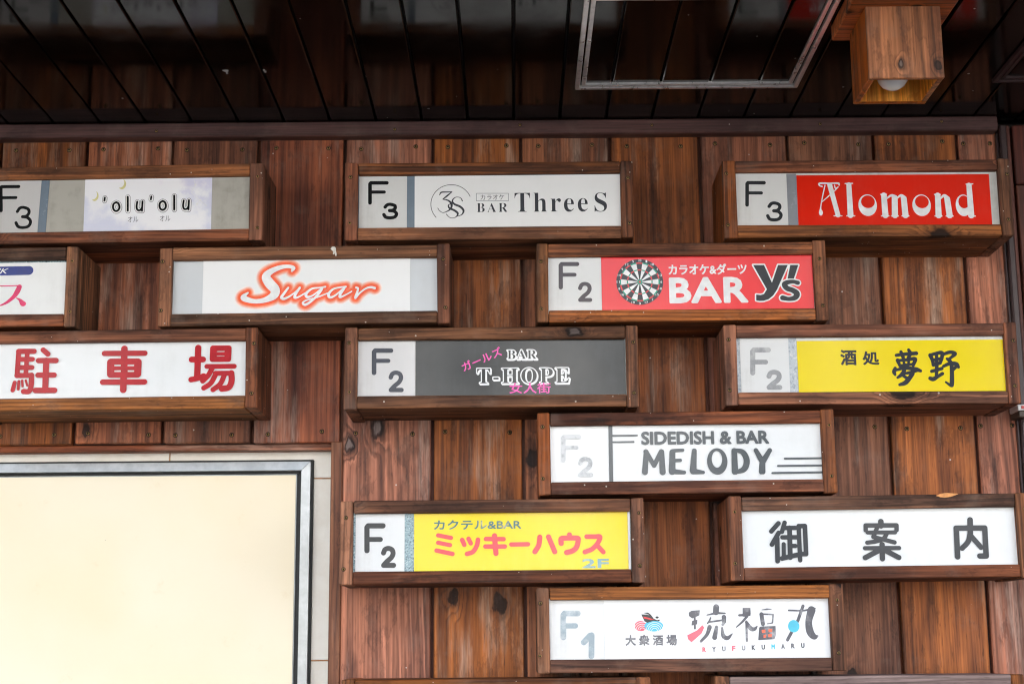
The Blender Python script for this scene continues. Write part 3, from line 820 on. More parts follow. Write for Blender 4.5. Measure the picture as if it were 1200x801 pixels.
# ------------------------------------------------------------------ signs
SW, SH, SD, TH = 0.584, 0.163, 0.170, 0.0255
FRONT = -SD
PANEL = -0.1555
SGROUP = 'wooden box signs mounted in staggered rows on the plank wall'
TILT = iter((-0.009, -0.001, 0.002, -0.006, -0.004, -0.002, -0.006, 0.001, 0.001, -0.002, -0.001, -0.006, -0.001, 0.0, 0.0))
def sign(x0, ztop, label, w=SW, top=None):
    h = SH
    z0 = ztop-h; x1 = x0+w
    L = ((x0+x1)/2, -SD/2, z0)
    t = thing('box_sign', label, 'sign', L, SGROUP)
    j = 0.0009
    t.rotation_euler = (0, next(TILT), 0)
    q = [random.uniform(-0.0022, 0.0018) for _ in range(8)]
    board('side_board', (x0+q[4], FRONT+q[0], z0+q[5]), (x0+TH, 0.004, ztop+q[6]*0.6), 'Z', M['frame'], t, L, bev=0.002, jitter=j)
    board('side_board', (x1-TH, FRONT+q[1], z0+q[7]*0.6), (x1+q[5], 0.004, ztop+q[4]*0.6), 'Z', M['frame'], t, L, bev=0.002, jitter=j)
    board('top_board', (x0+TH+0.0003, FRONT+0.0015+q[2]*0.6, ztop-TH+q[7]*0.5), (x1-TH-0.0003, 0.004, ztop-0.001), 'X', top or M['frame'], t, L, bev=0.0018, jitter=j)
    board('bottom_board', (x0+TH+0.0003, FRONT+0.0015+q[3]*0.6, z0+0.001), (x1-TH-0.0003, 0.004, z0+TH), 'X', M['frame'], t, L, bev=0.0018, jitter=j)
    for sx in (x0+0.009, x1-0.011):
        for fz in (0.19, 0.80):
            screw(sx+random.uniform(-0.003, 0.003), FRONT+(q[0] if sx < (x0+x1)/2 else q[1])-0.0003, z0+h*(fz+random.uniform(-0.03, 0.03)), t, L, 0.85)
    return t, L, (x0+TH, x1-TH, z0+TH, ztop-TH)

def panel(t, L, name, mat, x0, x1, z0, z1, proud=0.0, thick=0.002, slant=0.0):
    """flat acrylic piece filling x0..x1, z0..z1 (world), its face 'proud' of the base panel"""
    y0 = PANEL-proud
    v = [(x0-slant, y0, z0), (x1-slant, y0, z0), (x1+slant, y0, z1), (x0+slant, y0, z1)]
    v += [(a, y0+thick, c) for a, b, c in v]
    f = [(0, 1, 2, 3), (7, 6, 5, 4), (0, 4, 5, 1), (1, 5, 6, 2), (2, 6, 7, 3), (3, 7, 4, 0)]
    return mesh_obj(name, v, f, mat, t, L)

def px_x(px, py): return at(px, py, PANEL)[0]
def px_z(px, py): return at(px, py, PANEL)[1]

def base(t, L, op, mat):
    m = 0.004
    return panel(t, L, 'panel', mat, op[0]-m, op[1]+m, op[2]-m, op[3]+m, 0.0, 0.006)

Y1 = PANEL-0.0016        # face of sheets
INK = PANEL-0.0020
def fnum(t, L, mat, F, D, w, digit, mid=0.46, y=INK):
    """the floor mark: a round-ended F with the storey digit below its right side"""
    x0, y0, x1, y1 = F
    sh = caps(ID, [(x1, y0), (x0+w*0.25, y0), (x0, y0+w*0.3), (x0, y1)], w)
    my = y0+(y1-y0)*mid
    sh += caps(ID, [(x0, my), (x0+(x1-x0)*0.84, my)], w*0.92)
    a, b, c, d = D
    def P(u, v): return (a+(c-a)*u, b+(d-b)*v)
    if digit == '3':
        sh += caps(ID, curve([P(0.10, 0.20), P(0.28, 0.03), P(0.55, 0.0), P(0.85, 0.09), P(0.90, 0.27), P(0.72, 0.43), P(0.45, 0.46)]), w*0.92)
        sh += caps(ID, curve([P(0.45, 0.46), P(0.80, 0.51), P(1.0, 0.70), P(0.86, 0.93), P(0.50, 1.0), P(0.15, 0.95), P(0.0, 0.76)]), w*0.92)
    elif digit == '2':
        sh += caps(ID, curve([P(0.03, 0.27), P(0.18, 0.07), P(0.50, 0.0), P(0.84, 0.08), P(0.95, 0.30), P(0.78, 0.54), P(0.35, 0.78), P(0.04, 1.0)]), w*0.95)
        sh += caps(ID, [P(0.04, 1.0), P(1.0, 1.0)], w*0.95)
    else:
        sh += caps(ID, [P(0.0, 0.34), P(0.75, 0.02), P(0.95, 0.0), P(0.92, 1.0)], w)
    return sheet('floor_mark', t, L, mat, sh, y)

K_BLACK = ink('black_ink', (0.010, 0.011, 0.012))
K_DARK = ink('dark_grey_ink', (0.030, 0.034, 0.037))
K_NAVY = ink('navy_black_ink', (0.012, 0.016, 0.024))
K_WHITE = ink('white_ink', (0.82, 0.83, 0.83))
K_RED = ink('red_ink', (0.44, 0.004, 0.012))

ROW = [2.5775, 2.4065, 2.2360, 2.0625, 1.8930, 1.7230, 1.5530]

# 1: F3 with a pastel sheet ---------------------------------------------------------------
t, L, op = sign(-1.090, ROW[0], 'wooden box sign with pastel moon print on dirty beige panel, F3 plate')
p0 = base(t, L, op, M['dirty'])
zA, zB = op[2]+0.0005, op[3]-0.0005
n = panel(t, L, 'number_plate', M['plate_grey'], op[0]+0.0005, px_x(47, 240), zA, zB, 0.0016, slant=0.002)
panel(t, L, 'divider_strip', M['strip'], px_x(47, 240)+0.0002, px_x(56.5, 240), zA, zB, 0.0012, slant=0.002)
xa, xb = px_x(99.5, 240), px_x(248.5, 240)
sh_ = panel(t, L, 'print_sheet', pastel_mat(xa-L[0], xb-L[0], zA-L[2], zB-L[2]), xa, xb, zA, zB, 0.0016)
fnum(n, (0, 0, 0), K_BLACK, (2.2, 218, 23, 246), (19.5, 242.5, 36.5, 266), 4.0, '3')
z = Zm(95, 205, 0.13333)
word = []
for dx, dy in ((0, 0), (408, -7)):
    word += caps(z, [(216+dx, 202+dy), (212+dx, 228+dy)], 14)
    word += caps(z, curve([(315+dx, 243+dy), (293+dx, 258+dy), (287+dx, 285+dy), (296+dx, 312+dy), (318+dx, 320+dy), (338+dx, 305+dy), (343+dx, 280+dy), (334+dx, 254+dy), (315+dx, 243+dy)]), 16)
    word += caps(z, [(417+dx, 197+dy), (416+dx, 318+dy)], 16)
    word += caps(z, curve([(500+dx, 240+dy), (494+dx, 285+dy), (502+dx, 312+dy), (525+dx, 314+dy), (540+dx, 295+dy)]), 15)
    word += caps(z, [(546+dx, 238+dy), (541+dx, 318+dy)], 15)
g_ = ink('outline_grey_ink', (0.16, 0.17, 0.18))
low = [(a[0], (a[1][0]+0.0006, a[1][1]-0.0009, a[1][2]), (a[2][0]+0.0006, a[2][1]-0.0009, a[2][2])) for a in word]
sheet('letter_outline', sh_, (0, 0, 0), g_, word+low, INK, grow=0.0031)
sheet('letter_gap', sh_, (0, 0, 0), K_WHITE, word+low, INK-0.0002, grow=0.0023)
sheet('lettering', sh_, (0, 0, 0), K_BLACK, word, INK-0.0004, grow=0.0003)
for bx in ((150.5, 254.2, 162.5, 260.6), (188.0, 253.4, 200.0, 259.8)):
    text('small_lettering', sh_, (0, 0, 0), g_, 'オル', bx, INK)
moon = ink('pale_gold_ink', s2l((226, 220, 158)))
sheet('moon', sh_, (0, 0, 0), moon, ell(z, 128, 187, 33, 46), INK, minus=ell(z, 112, 175, 36, 44))
sheet('moon', sh_, (0, 0, 0), moon, ell(z, 368, 85, 36, 47), INK, minus=ell(z, 350, 72, 38, 46))
sheet('star_line', sh_, (0, 0, 0), K_WHITE, caps(z, [(1000, 55), (1012, 95), (975, 165), (1050, 230), (1110, 285)], 4)+caps(z, [(1050, 230), (1025, 265)], 4)+ell(z, 1012, 95, 9, 9)+ell(z, 1050, 230, 8, 8)+ell(z, 1025, 265, 9, 9), INK)

# 2: F3, white, 3S monogram ----------------------------------------------------------------
t, L, op = sign(-0.338, ROW[0]+0.001, 'wooden box sign, white with thin ring monogram and grey serif lettering, F3 plate')
zA, zB = op[2]+0.0005, op[3]-0.0005
base(t, L, op, M['strip'])
n = panel(t, L, 'number_plate', M['plate'], px_x(421, 235), px_x(477, 235), zA, zB, 0.0016)
s_ = panel(t, L, 'print_sheet', M['sheet'], px_x(486, 235), op[1]-0.0005, zA, zB, 0.0016)
fnum(n, (0, 0, 0), K_BLACK, (433.8, 214.6, 453.5, 238), (450, 239.8, 464.8, 255.5), 4.4, '3')
z = Zm(500, 210, 0.091667)
arc = [(317+262*math.cos(math.radians(a)), 325-250*math.sin(math.radians(a))) for a in range(24, 228, 6)]
fine = ink('fine_grey_ink', (0.055, 0.060, 0.070))
mono = caps(z, arc, 8)
mono += caps(z, curve([(165, 205, 9), (190, 172, 18), (255, 168, 15), (325, 165, 10)]), 14)
mono += caps(z, [(325, 165, 10), (265, 215, 20), (208, 260, 12)], 14)
mono += caps(z, curve([(208, 260, 9), (275, 275, 18), (318, 320, 30), (305, 385, 20), (220, 430, 9), (170, 410, 8), (143, 373, 8)]), 14)
mono += caps(z, curve([(458, 280, 14), (430, 240, 9), (370, 236, 10), (330, 278, 18), (355, 322, 26), (430, 355, 28), (472, 405, 26), (450, 455, 14), (400, 476, 8)]), 14)
mono += caps(z, curve([(320, 312, 8), (280, 335, 14), (292, 372, 24), (360, 405, 28), (400, 445, 24), (365, 492, 10), (300, 495, 8), (252, 450, 10)]), 14)
sheet('monogram', s_, (0, 0, 0), fine, mono, INK, res=0.0005)
text('small_lettering', s_, (0, 0, 0), fine, 'カラオケ', (563.2, 228.7, 591, 234.4), INK)
sheet('small_box', s_, (0, 0, 0), ink('faint_grey_ink', (0.33, 0.35, 0.36)), caps(ID, [(558.3, 227), (595.8, 227), (595.8, 235.8), (558.3, 235.8), (558.3, 227)], 0.7), INK, res=0.0004)
text('small_lettering', s_, (0, 0, 0), fine, '𝐁𝐀𝐑', (558.8, 238.4, 595, 248.6), INK, bold=-0.012, spacing=1.3)
text('lettering', s_, (0, 0, 0), fine, '𝐓𝐡𝐫𝐞𝐞', (603, 226.6, 689, 248.4), INK, bold=-0.011, spacing=1.14)
text('lettering', s_, (0, 0, 0), fine, '𝐒', (696.4, 226.2, 711.4, 248.6), INK, bold=-0.011)

# 3: F3, red with white art-nouveau word ----------------------------------------------------
t, L, op = sign(0.4285, ROW[0]-0.001, 'wooden box sign, bright red with white curling letters, F3 plate and white margin')
zA, zB = op[2]+0.0005, op[3]-0.0005
base(t, L, op, M['white_old'])
n = panel(t, L, 'number_plate', M['plate'], op[0]+0.0005, px_x(922.5, 235), zA, zB, 0.0016)
panel(t, L, 'divider_strip', M['strip_grey'], px_x(922.7, 235), px_x(934, 235), zA, zB, 0.0012)
s_ = panel(t, L, 'print_sheet', M['red'], px_x(934.3, 235), px_x(1160.5, 235), zA, zB-0.0035, 0.0016)
fnum(n, (0, 0, 0), K_DARK, (875.2, 214.8, 895, 240.8), (899.4, 238.6, 915, 258.2), 4.3, '3')
z = Zm(950, 205, 0.166667)
al = caps(z, [(132, 75, 36), (190, 285, 34)], 34)+caps(z, [(162, 290), (218, 290)], 8)
al += caps(z, curve([(78, 84, 10), (60, 78, 10), (62, 63, 14), (130, 62, 10), (190, 62, 14), (198, 74, 10)]), 12)
al += caps(z, curve([(98, 76, 8), (80, 160, 8), (68, 235, 9), (70, 265, 28), (70, 278, 22)]), 9)
al += caps(z, [(78, 192), (160, 120), (190, 88)], 7)+caps(z, curve([(190, 88), (172, 98), (165, 76)]), 8)
al += caps(z, [(266, 72, 36), (278, 285, 42)], 40)+caps(z, [(240, 64), (292, 62)], 9)+caps(z, [(252, 290), (308, 290)], 9)
for s0, c0 in ((0, 0), (378, 0)):
    al += [('ring', s0)]
al = [a for a in al if a[0] != 'ring']
al += caps(z, [(512, 145, 40), (523, 285, 44)], 40)+caps(z, [(588, 165, 42), (590, 285, 44)], 40)+caps(z, [(652, 168, 42), (664, 285, 44)], 40)
al += caps(z, curve([(535, 165, 12), (565, 146, 18), (590, 160, 36)]), 18)+caps(z, curve([(605, 165, 12), (632, 146, 18), (652, 165, 40)]), 18)
for a_, b_ in ((496, 548), (566, 614), (640, 688), (872, 920), (950, 998), (1108, 1154)): al += caps(z, [(a_, 290), (b_, 290)], 9)
al += caps(z, [(490, 139), (530, 139)], 9)+caps(z, [(868, 139), (908, 139)], 9)
al += caps(z, [(890, 145, 40), (897, 285, 44)], 40)+caps(z, [(957, 170, 42), (974, 285, 44)], 40)+caps(z, curve([(912, 165, 12), (935, 146, 20), (957, 168, 40)]), 18)
al += caps(z, [(1110, 74, 38), (1126, 285, 44)], 40)+caps(z, [(1090, 66), (1136, 64)], 9)
sheet('lettering', s_, (0, 0, 0), K_WHITE, al, INK)
for cx, rx in ((398, 66), (777, 66), (1072, 56)):
    sheet('lettering', s_, (0, 0, 0), K_WHITE, ell(z, cx, 215, rx, 80), INK-0.0002, minus=ell(z, cx+2, 191, rx-17, 47))

# 4: cut off by the frame, white with a blue pill --------------------------------------------
t, L, op = sign(-0.872-SW, ROW[1]-0.001, 'wooden box sign, white with blue capsule and large pink katakana')
zA, zB = op[2]+0.0005, op[3]-0.0005
base(t, L, op, M['granite'])
s_ = panel(t, L, 'print_sheet', M['white'], op[0]+0.0005, op[1]-0.0015, zA, zB-0.003, 0.0016)
blue = ink('blue_ink', s2l((14, 44, 128)))
sheet('capsule', s_, (0, 0, 0), blue, caps(ID, [(-150, 320.6), (34.6, 317.8)], 10.8), INK)
z = Zm(0, 300, 0.09368)
text('small_lettering', s_, (0, 0, 0), K_WHITE, 'NK', (-9.5, 315.4, 10.8, 321.2), INK-0.0003, bold=0.01, shear=0.35)
pink = ink('magenta_ink', s2l((214, 40, 98)))
su = caps(z, [(-120, 384, 14), (200, 379, 14), (255, 382, 22)], 12)+caps(z, curve([(250, 395, 62), (222, 455, 66), (175, 520, 50), (90, 588, 34), (0, 630, 14), (-60, 648, 8)]), 40)
su += caps(z, curve([(212, 533, 10), (255, 558, 34), (288, 600, 66), (302, 606, 60)]), 30)
sheet('lettering', s_, (0, 0, 0), pink, su, INK)

# 5: orange glow script ------------------------------------------------------------------------
t, L, op = sign(-0.7095, ROW[1]-0.001, 'wooden box sign, white with slanted white script in an orange glow')
zA, zB = op[2]+0.0005, op[3]-0.0005
base(t, L, op, M['grey_acr'])
s_ = panel(t, L, 'print_sheet', M['sheet'], px_x(238, 335), px_x(481, 335), zA, zB, 0.0016)
z = Zm(270, 300, 0.15)
sg = caps(z, curve([(485, 118, 16), (497, 95, 26), (455, 83, 26), (390, 92, 34), (315, 125, 46), (282, 165, 64), (310, 215, 76), (352, 265, 72), (340, 310, 62), (270, 345, 40), (190, 354, 34), (118, 335, 44), (104, 318, 34), (140, 288, 12)]), 30)
sg += caps(z, curve([(455, 250, 14), (425, 290, 18), (402, 325, 20), (425, 335, 18), (475, 310, 12), (520, 275, 10), (545, 250, 14)]), 14)
sg += caps(z, curve([(545, 250, 16), (515, 295, 18), (505, 325, 18), (535, 322, 12), (590, 290, 9)]), 14)
sg += caps(z, curve([(745, 243, 12), (700, 250, 10), (640, 258, 14), (595, 295, 20), (603, 322, 18), (650, 308, 12), (720, 255, 12), (690, 300, 16), (640, 350, 16), (590, 382, 18), (568, 368, 14), (600, 346, 10), (680, 325, 9), (770, 290, 9)]), 14)
sg += caps(z, curve([(905, 243, 12), (860, 248, 10), (805, 262, 14), (770, 300, 20), (782, 326, 18), (825, 308, 12), (895, 250, 12), (862, 300, 18), (860, 324, 16), (900, 308, 10), (950, 280, 9)]), 14)
sg += caps(z, curve([(985, 250, 14), (1000, 262, 14), (978, 330, 16), (1010, 295, 12), (1060, 258, 12), (1100, 248, 16), (1130, 255, 18)]), 14)
NG = 12
for k in range(NG):
    q = k/(NG-1); e_ = q**1.15
    c_ = tuple(a*(1-e_)+b*e_ for a, b in zip((247, 240, 236), (246, 92, 42)))
    sheet('glow_layer', s_, (0, 0, 0), ink('orange_glow_ink', s2l(c_)), sg, INK-0.00006*k, grow=0.0125-0.0080*q)
shd = [(a[0], (a[1][0]+0.0012, a[1][1]-0.0008, a[1][2]), (a[2][0]+0.0012, a[2][1]-0.0008, a[2][2])) for a in sg]
sheet('letter_shadow', s_, (0, 0, 0), ink('vermilion_ink', s2l((228, 42, 24))), shd, INK-0.0008, grow=0.0004)
sheet('lettering', s_, (0, 0, 0), K_WHITE, sg, INK-0.0010, grow=0.0003)
# dried drip on the top board
dr = thing('dried_drip', 'dried white drip on the top board of the orange script sign', 'stain', (at(391, 293, -0.172)[0], -0.1705, 2.40))
DP = tuple(dr.location)
zq = ID
FYk = FY; FY = -0.1715
sheet('splash', dr, DP, M['dropping'], caps(ID, curve([(389.5, 290, 2.2), (391.5, 291, 3.8), (392.3, 294, 2.6), (393.2, 297, 2.2), (393.6, 299.2, 1.2)]), 3)+caps(ID, [(388.2, 291.2, 1.6), (390, 293, 1.6)], 2)+caps(ID, [(391, 294, 1.4), (390.6, 297.5, 0.9)], 1), -0.17055, grow=0.0001)
FY = FYk

# 6: coral red with dartboard ---------------------------------------------------------------------
t, L, op = sign(0.0455, ROW[1]-0.001, 'wooden box sign, coral red with a dartboard and white block letters, F2 plate')
zA, zB = op[2]+0.0005, op[3]-0.0005
base(t, L, op, M['white_old'])
n = panel(t, L, 'number_plate', M['plate'], op[0]+0.0005, px_x(704.5, 330), zA, zB, 0.0016)
s_ = panel(t, L, 'print_sheet', M['coral'], px_x(705, 330), op[1]-0.0005, zA, zB, 0.0016)
fnum(n, (0, 0, 0), ink('brown_grey_ink', (0.060, 0.045, 0.050)), (657.2, 309.4, 676.5, 336.6), (679.4, 332.6, 691.6, 351.4), 5.0, '2')
cxp, czp = at(749.7, 330.5, FY); Rr = 27.6*PXM
def disc(name, mat, r0, r1, a0, a1, y, parent, seg=6):
    v, f = [], []
    for i in range(seg+1):
        a = a0+(a1-a0)*i/seg
        for r_ in (r0, r1): v.append((cxp+r_*math.cos(a), y, czp+r_*math.sin(a)))
    for i in range(seg): f.append((2*i, 2*i+1, 2*i+3, 2*i+2))
    return v, f
def discs(name, mat, items, y):
    V, Fc = [], []
    for it in items:
        v, f = disc(name, mat, *it, y, s_)
        k = len(V); V += v; Fc += [tuple(k+i for i in q) for q in f]
    return mesh_obj(name, V, Fc, mat, s_, wloc(s_))
tau = 2*math.pi
sheet('dartboard', s_, (0, 0, 0), K_DARK, [('ell', (cxp, czp), Rr, Rr)], INK)
seg_a = lambda i: (tau/4-tau/40+i*tau/20, tau/4+tau/40+i*tau/20)
discs('dartboard_white', K_WHITE, [(Rr*0.10, Rr*0.84, *seg_a(i)) for i in range(1, 20, 2)], INK-0.0002)
teal = ink('teal_ink', s2l((40, 160, 130))); dred = ink('dart_red_ink', s2l((226, 62, 66)))
discs('dartboard_green', teal, [(Rr*a, Rr*b, *seg_a(i)) for i in range(1, 20, 2) for a, b in ((0.80, 0.855), (0.50, 0.55))]+[(Rr*0.05, Rr*0.11, 0, tau/2), (Rr*0.05, Rr*0.11, tau/2, tau)], INK-0.0004)
discs('dartboard_red', dred, [(Rr*a, Rr*b, *seg_a(i)) for i in range(0, 20, 2) for a, b in ((0.80, 0.855), (0.50, 0.55))]+[(0, Rr*0.048, 0, tau/2), (0, Rr*0.048, tau/2, tau)], INK-0.0004)
nums = [20, 5, 12, 9, 14, 11, 8, 16, 7, 19, 3, 17, 2, 15, 10, 6, 13, 4, 18, 1]
for i, q in enumerate(nums):
    a = tau/4+i*tau/20
    px_, py_ = 749.7+25.2*math.cos(a), 330.5-25.2*math.sin(a)
    w_ = 1.9 if q > 9 else 1.0
    text('dartboard_number', s_, (0, 0, 0), K_WHITE, str(q), (px_-w_, py_-1.4, px_+w_, py_+1.4), INK-0.0003, bold=0.02)
text('small_lettering', s_, (0, 0, 0), K_WHITE, 'カラオケ&ダーツ', (783.2, 309.8, 875.2, 321.8), INK, bold=0.030)
text('lettering', s_, (0, 0, 0), K_WHITE, 'BAR', (783.6, 325.2, 877, 355), INK, bold=0.052, spacing=1.08)
z = Zm(875, 300, 0.07495)
yy = poly(z, [(100, 147), (270, 147), (393, 425), (490, 147), (640, 147), (470, 535), (410, 625), (340, 680), (260, 706), (200, 708), (147, 697), (147, 607), (215, 615), (268, 600), (315, 525)])
yy += poly(z, [(680, 147), (805, 147), (735, 362), (637, 362)])
ess = caps(z, curve([(795, 425, 70), (720, 408, 62), (630, 420, 74), (588, 455, 84), (630, 512, 84), (720, 545, 84), (782, 595, 92), (755, 655, 84), (660, 678, 66), (560, 660, 80)]), 78)
sheet('letter_outline', s_, (0, 0, 0), K_WHITE, yy+ess, INK, grow=22*0.07495*PXM)
sheet('lettering', s_, (0, 0, 0), K_DARK, yy, INK-0.0003, minus=caps(z, [(p_[0], p_[1]) for p_ in ((795, 420), (630, 415), (570, 455))], 0.1))
sheet('letter_outline', s_, (0, 0, 0), K_WHITE, ess, INK-0.0005, grow=18*0.07495*PXM)
sheet('lettering', s_, (0, 0, 0), K_DARK, ess, INK-0.0007)

# 7: parking ------------------------------------------------------------------------------------
t, L, op = sign(-1.089, ROW[2]+0.001, 'wooden box sign, white with three large rounded red kanji')
zA, zB = op[2]+0.0005, op[3]-0.0005
s_ = base(t, L, op, M['white'])
z = Zm(0, 395, 0.1)
kk = caps(z, [(228, 162), (207, 445)], 58)+caps(z, [(228, 161), (408, 161)], 62)+caps(z, [(225, 254), (388, 254)], 58)+caps(z, [(220, 350), (382, 350)], 58)
kk += caps(z, [(205, 443), (375, 443)], 60)+caps(z, [(330, 160), (308, 440)], 54)+caps(z, curve([(376, 440), (372, 560), (345, 628), (282, 630)]), 62)
kk += caps(z, [(178, 525, 46), (155, 615, 52)], 50)+caps(z, [(228, 512), (220, 602)], 34)+caps(z, [(266, 503), (270, 570)], 28)+caps(z, [(308, 500), (326, 562)], 26)
kk += caps(z, [(515, 146), (570, 195)], 62)+caps(z, [(460, 270), (664, 270)], 64)+caps(z, [(453, 440), (640, 440)], 64)+caps(z, [(422, 619), (644, 619)], 66)+caps(z, [(550, 270), (535, 618)], 72)
mk = poly(z, [(268, 196), (290, 196), (288, 224), (266, 224)])+poly(z, [(262, 288), (283, 288), (280, 318), (260, 318)])+poly(z, [(255, 380), (277, 380), (274, 410), (253, 410)])
sheet('lettering', s_, (0, 0, 0), K_RED, kk, INK, minus=mk)
z = Zm(0, 380, 0.275)
ka = caps(z, [(448, 124), (620, 124)], 23)+caps(z, [(475, 162), (590, 162), (588, 212), (474, 212), (475, 162)], 32)+caps(z, [(475, 187), (590, 187)], 18)+caps(z, [(440, 246), (617, 246)], 24)+caps(z, [(533, 105), (527, 279)], 28)
sheet('lettering', s_, (0, 0, 0), K_RED, ka, INK, minus=sum([poly(z, [(x_, y_), (x_+28, y_), (x_+28, y_+7), (x_, y_+7)]) for x_ in (489, 546) for y_ in (172, 196)], []))
z = Zm(210, 395, 0.1)
jo = caps(z, [(230, 132), (215, 475)], 74)+caps(z, [(153, 268), (285, 268)], 70)+caps(z, curve([(145, 503), (220, 488), (292, 462)]), 66)
jo += caps(z, [(402, 138), (588, 138), (582, 266), (396, 266), (402, 138)], 66)+caps(z, [(400, 203), (585, 203)], 44)+poly(z, [(400, 138), (450, 138), (445, 266), (396, 266)])+poly(z, [(540, 138), (588, 138), (582, 266), (535, 266)])
jo += caps(z, [(330, 350), (650, 350)], 58)
jo += caps(z, curve([(395, 365), (345, 455), (280, 520)]), 60)+caps(z, [(430, 430), (600, 430)], 58)+caps(z, curve([(615, 430), (618, 520), (585, 595), (505, 612)]), 72)
jo += caps(z, curve([(435, 440), (375, 545), (292, 602)]), 60)+caps(z, curve([(535, 450), (485, 555), (400, 622)]), 60)
sheet('lettering', s_, (0, 0, 0), K_RED, jo, INK)

# 8: slate with outlined western letters ------------------------------------------------------------
t, L, op = sign(-0.3355, ROW[2]-0.0005, 'wooden box sign, slate grey with white outlined western letters and pink stickers')
zA, zB = op[2]+0.0005, op[3]-0.0005
base(t, L, op, M['white_old'])
n = panel(t, L, 'number_plate', M['plate_grey'], op[0]+0.0005, px_x(486.5, 430), zA, zB, 0.0016)
s_ = panel(t, L, 'print_sheet', M['slate'], px_x(487, 430), op[1]-0.0005, zA, zB, 0.0016)
fnum(n, (0, 0, 0), ink('blue_black_ink', (0.030, 0.037, 0.055)), (438.4, 411, 458.2, 437), (457.6, 436.8, 470.6, 457), 5.4, '2')
for body, bx, sp_, wt in (('𝐁𝐀𝐑', (594.4, 410.2, 628.8, 420.4), 1.16, 0.0), ('𝐓-𝐇𝐎𝐏𝐄', (559, 431.6, 667, 448.8), 1.16, 0.0)):
    g1 = 1.15*PXM
    text('letter_shadow', s_, (0, 0, 0), K_WHITE, body, (bx[0]+0.9, bx[1]+1.1, bx[2]+0.9, bx[3]+1.1), INK, bold=wt, spacing=sp_, extra=g1)
    text('letter_outline', s_, (0, 0, 0), K_WHITE, body, bx, INK-0.0002, bold=wt, spacing=sp_, extra=g1)
    text('lettering', s_, (0, 0, 0), M['slate'], body, bx, INK-0.0004, bold=wt, spacing=sp_, extra=-0.1*PXM)
pk = ink('pink_ink', s2l((244, 78, 176)))
text('sticker_lettering', s_, (0, 0, 0), pk, 'ガールズ', (539.5, 415.6, 589.5, 426.0), INK-0.0002, bold=0.018, rot=math.radians(23.5))
text('sticker_lettering', s_, (0, 0, 0), pk, '女人街', (596.8, 448.6, 645.4, 460.8), INK-0.0008, bold=0.016)

# 9: yellow with brush characters -----------------------------------------------------------------------
t, L, op = sign(0.4175, ROW[2]-0.0005, 'wooden box sign, plain yellow with black brush kanji and an F2 plate paled by painted glare')
zA, zB = op[2]+0.0005, op[3]-0.0005
base(t, L, op, M['granite_pale'])
n = panel(t, L, 'number_plate', M['plate'], px_x(867.5, 425), px_x(924.5, 425), zA, zB, 0.0016)
panel(t, L, 'top_strip', M['white_old'], px_x(934, 425), op[1]-0.0005, zB-0.006, zB, 0.0010)
s_ = panel(t, L, 'print_sheet', M['yellow'], px_x(934.5, 425), op[1]-0.0005, zA, zB-0.0062, 0.0016)
fnum(n, (0, 0, 0), ink('glare_pale_grey_ink', (0.27, 0.28, 0.285), washout=0.25, under=(0.58, 0.58, 0.57)), (881.8, 410.2, 900, 437), (900.4, 436.2, 913.6, 454), 6.0, '2', mid=0.53)  # sky glare on the mark is put into the ink colour
text('small_lettering', s_, (0, 0, 0), K_NAVY, '酒', (984, 410, 1004, 428), INK, bold=0.034)
text('small_lettering', s_, (0, 0, 0), K_NAVY, '処', (1010, 411.8, 1030.4, 427.6), INK, bold=0.036)
z = Zm(970, 395, 0.13333)
yu = caps(z, curve([(600, 160, 20), (650, 152, 22), (720, 146, 24), (775, 142, 26)]), 20)+caps(z, curve([(640, 130, 20), (655, 165, 26), (665, 195, 14)]), 20)+caps(z, curve([(708, 112, 18), (722, 145, 26), (700, 190, 16)]), 20)
yu += caps(z, [(612, 205, 28), (632, 255, 16)], 22)+caps(z, curve([(625, 205, 18), (700, 198, 22), (765, 192, 26), (748, 245, 22)]), 20)+caps(z, [(662, 205), (672, 245)], 15)+caps(z, [(708, 200), (708, 245)], 15)+caps(z, [(635, 250), (745, 238)], 17)
yu += caps(z, curve([(590, 272, 18), (580, 305, 26), (590, 332, 12)]), 20)+caps(z, curve([(592, 290, 16), (680, 272, 22), (770, 282, 30), (812, 296, 20)]), 20)+caps(z, curve([(780, 290, 26), (755, 306, 12)]), 18)
yu += caps(z, curve([(672, 290, 22), (645, 330, 24), (612, 355, 14)]), 20)+caps(z, curve([(660, 322, 14), (740, 312, 26), (722, 350, 30), (680, 400, 32), (630, 418, 18)]), 24)+caps(z, curve([(655, 335, 16), (690, 358, 22)]), 18)
sheet('lettering', s_, (0, 0, 0), K_NAVY, yu, INK, res=0.0006, grow=0.0010)
no = caps(z, curve([(898, 160, 28), (918, 205, 24), (925, 245, 22)]), 20)+caps(z, curve([(905, 155, 18), (955, 142, 22), (1000, 138, 26), (1000, 180, 24), (985, 225, 20)]), 20)
no += caps(z, [(918, 200), (990, 188)], 18)+caps(z, [(925, 245), (985, 228)], 20)+caps(z, curve([(953, 145, 20), (955, 250, 24), (952, 345, 20)]), 20)+caps(z, [(910, 300, 20), (950, 290, 22), (1000, 275, 22)], 20)
no += caps(z, curve([(898, 362, 26), (925, 368, 30), (965, 345, 22), (1005, 320, 22)]), 22)
no += caps(z, curve([(1015, 150, 18), (1070, 132, 24), (1115, 145, 26), (1085, 175, 18), (1060, 195, 18)]), 20)+caps(z, curve([(1045, 190, 16), (1075, 215, 24)]), 20)
no += caps(z, curve([(1015, 255, 18), (1070, 232, 24), (1125, 235, 28), (1145, 262, 20)]), 20)+caps(z, curve([(1085, 235, 26), (1088, 310, 28), (1088, 400, 30), (1082, 425, 20), (1035, 395, 10)]), 26)+caps(z, [(1130, 250, 26), (1105, 285, 12)], 20)
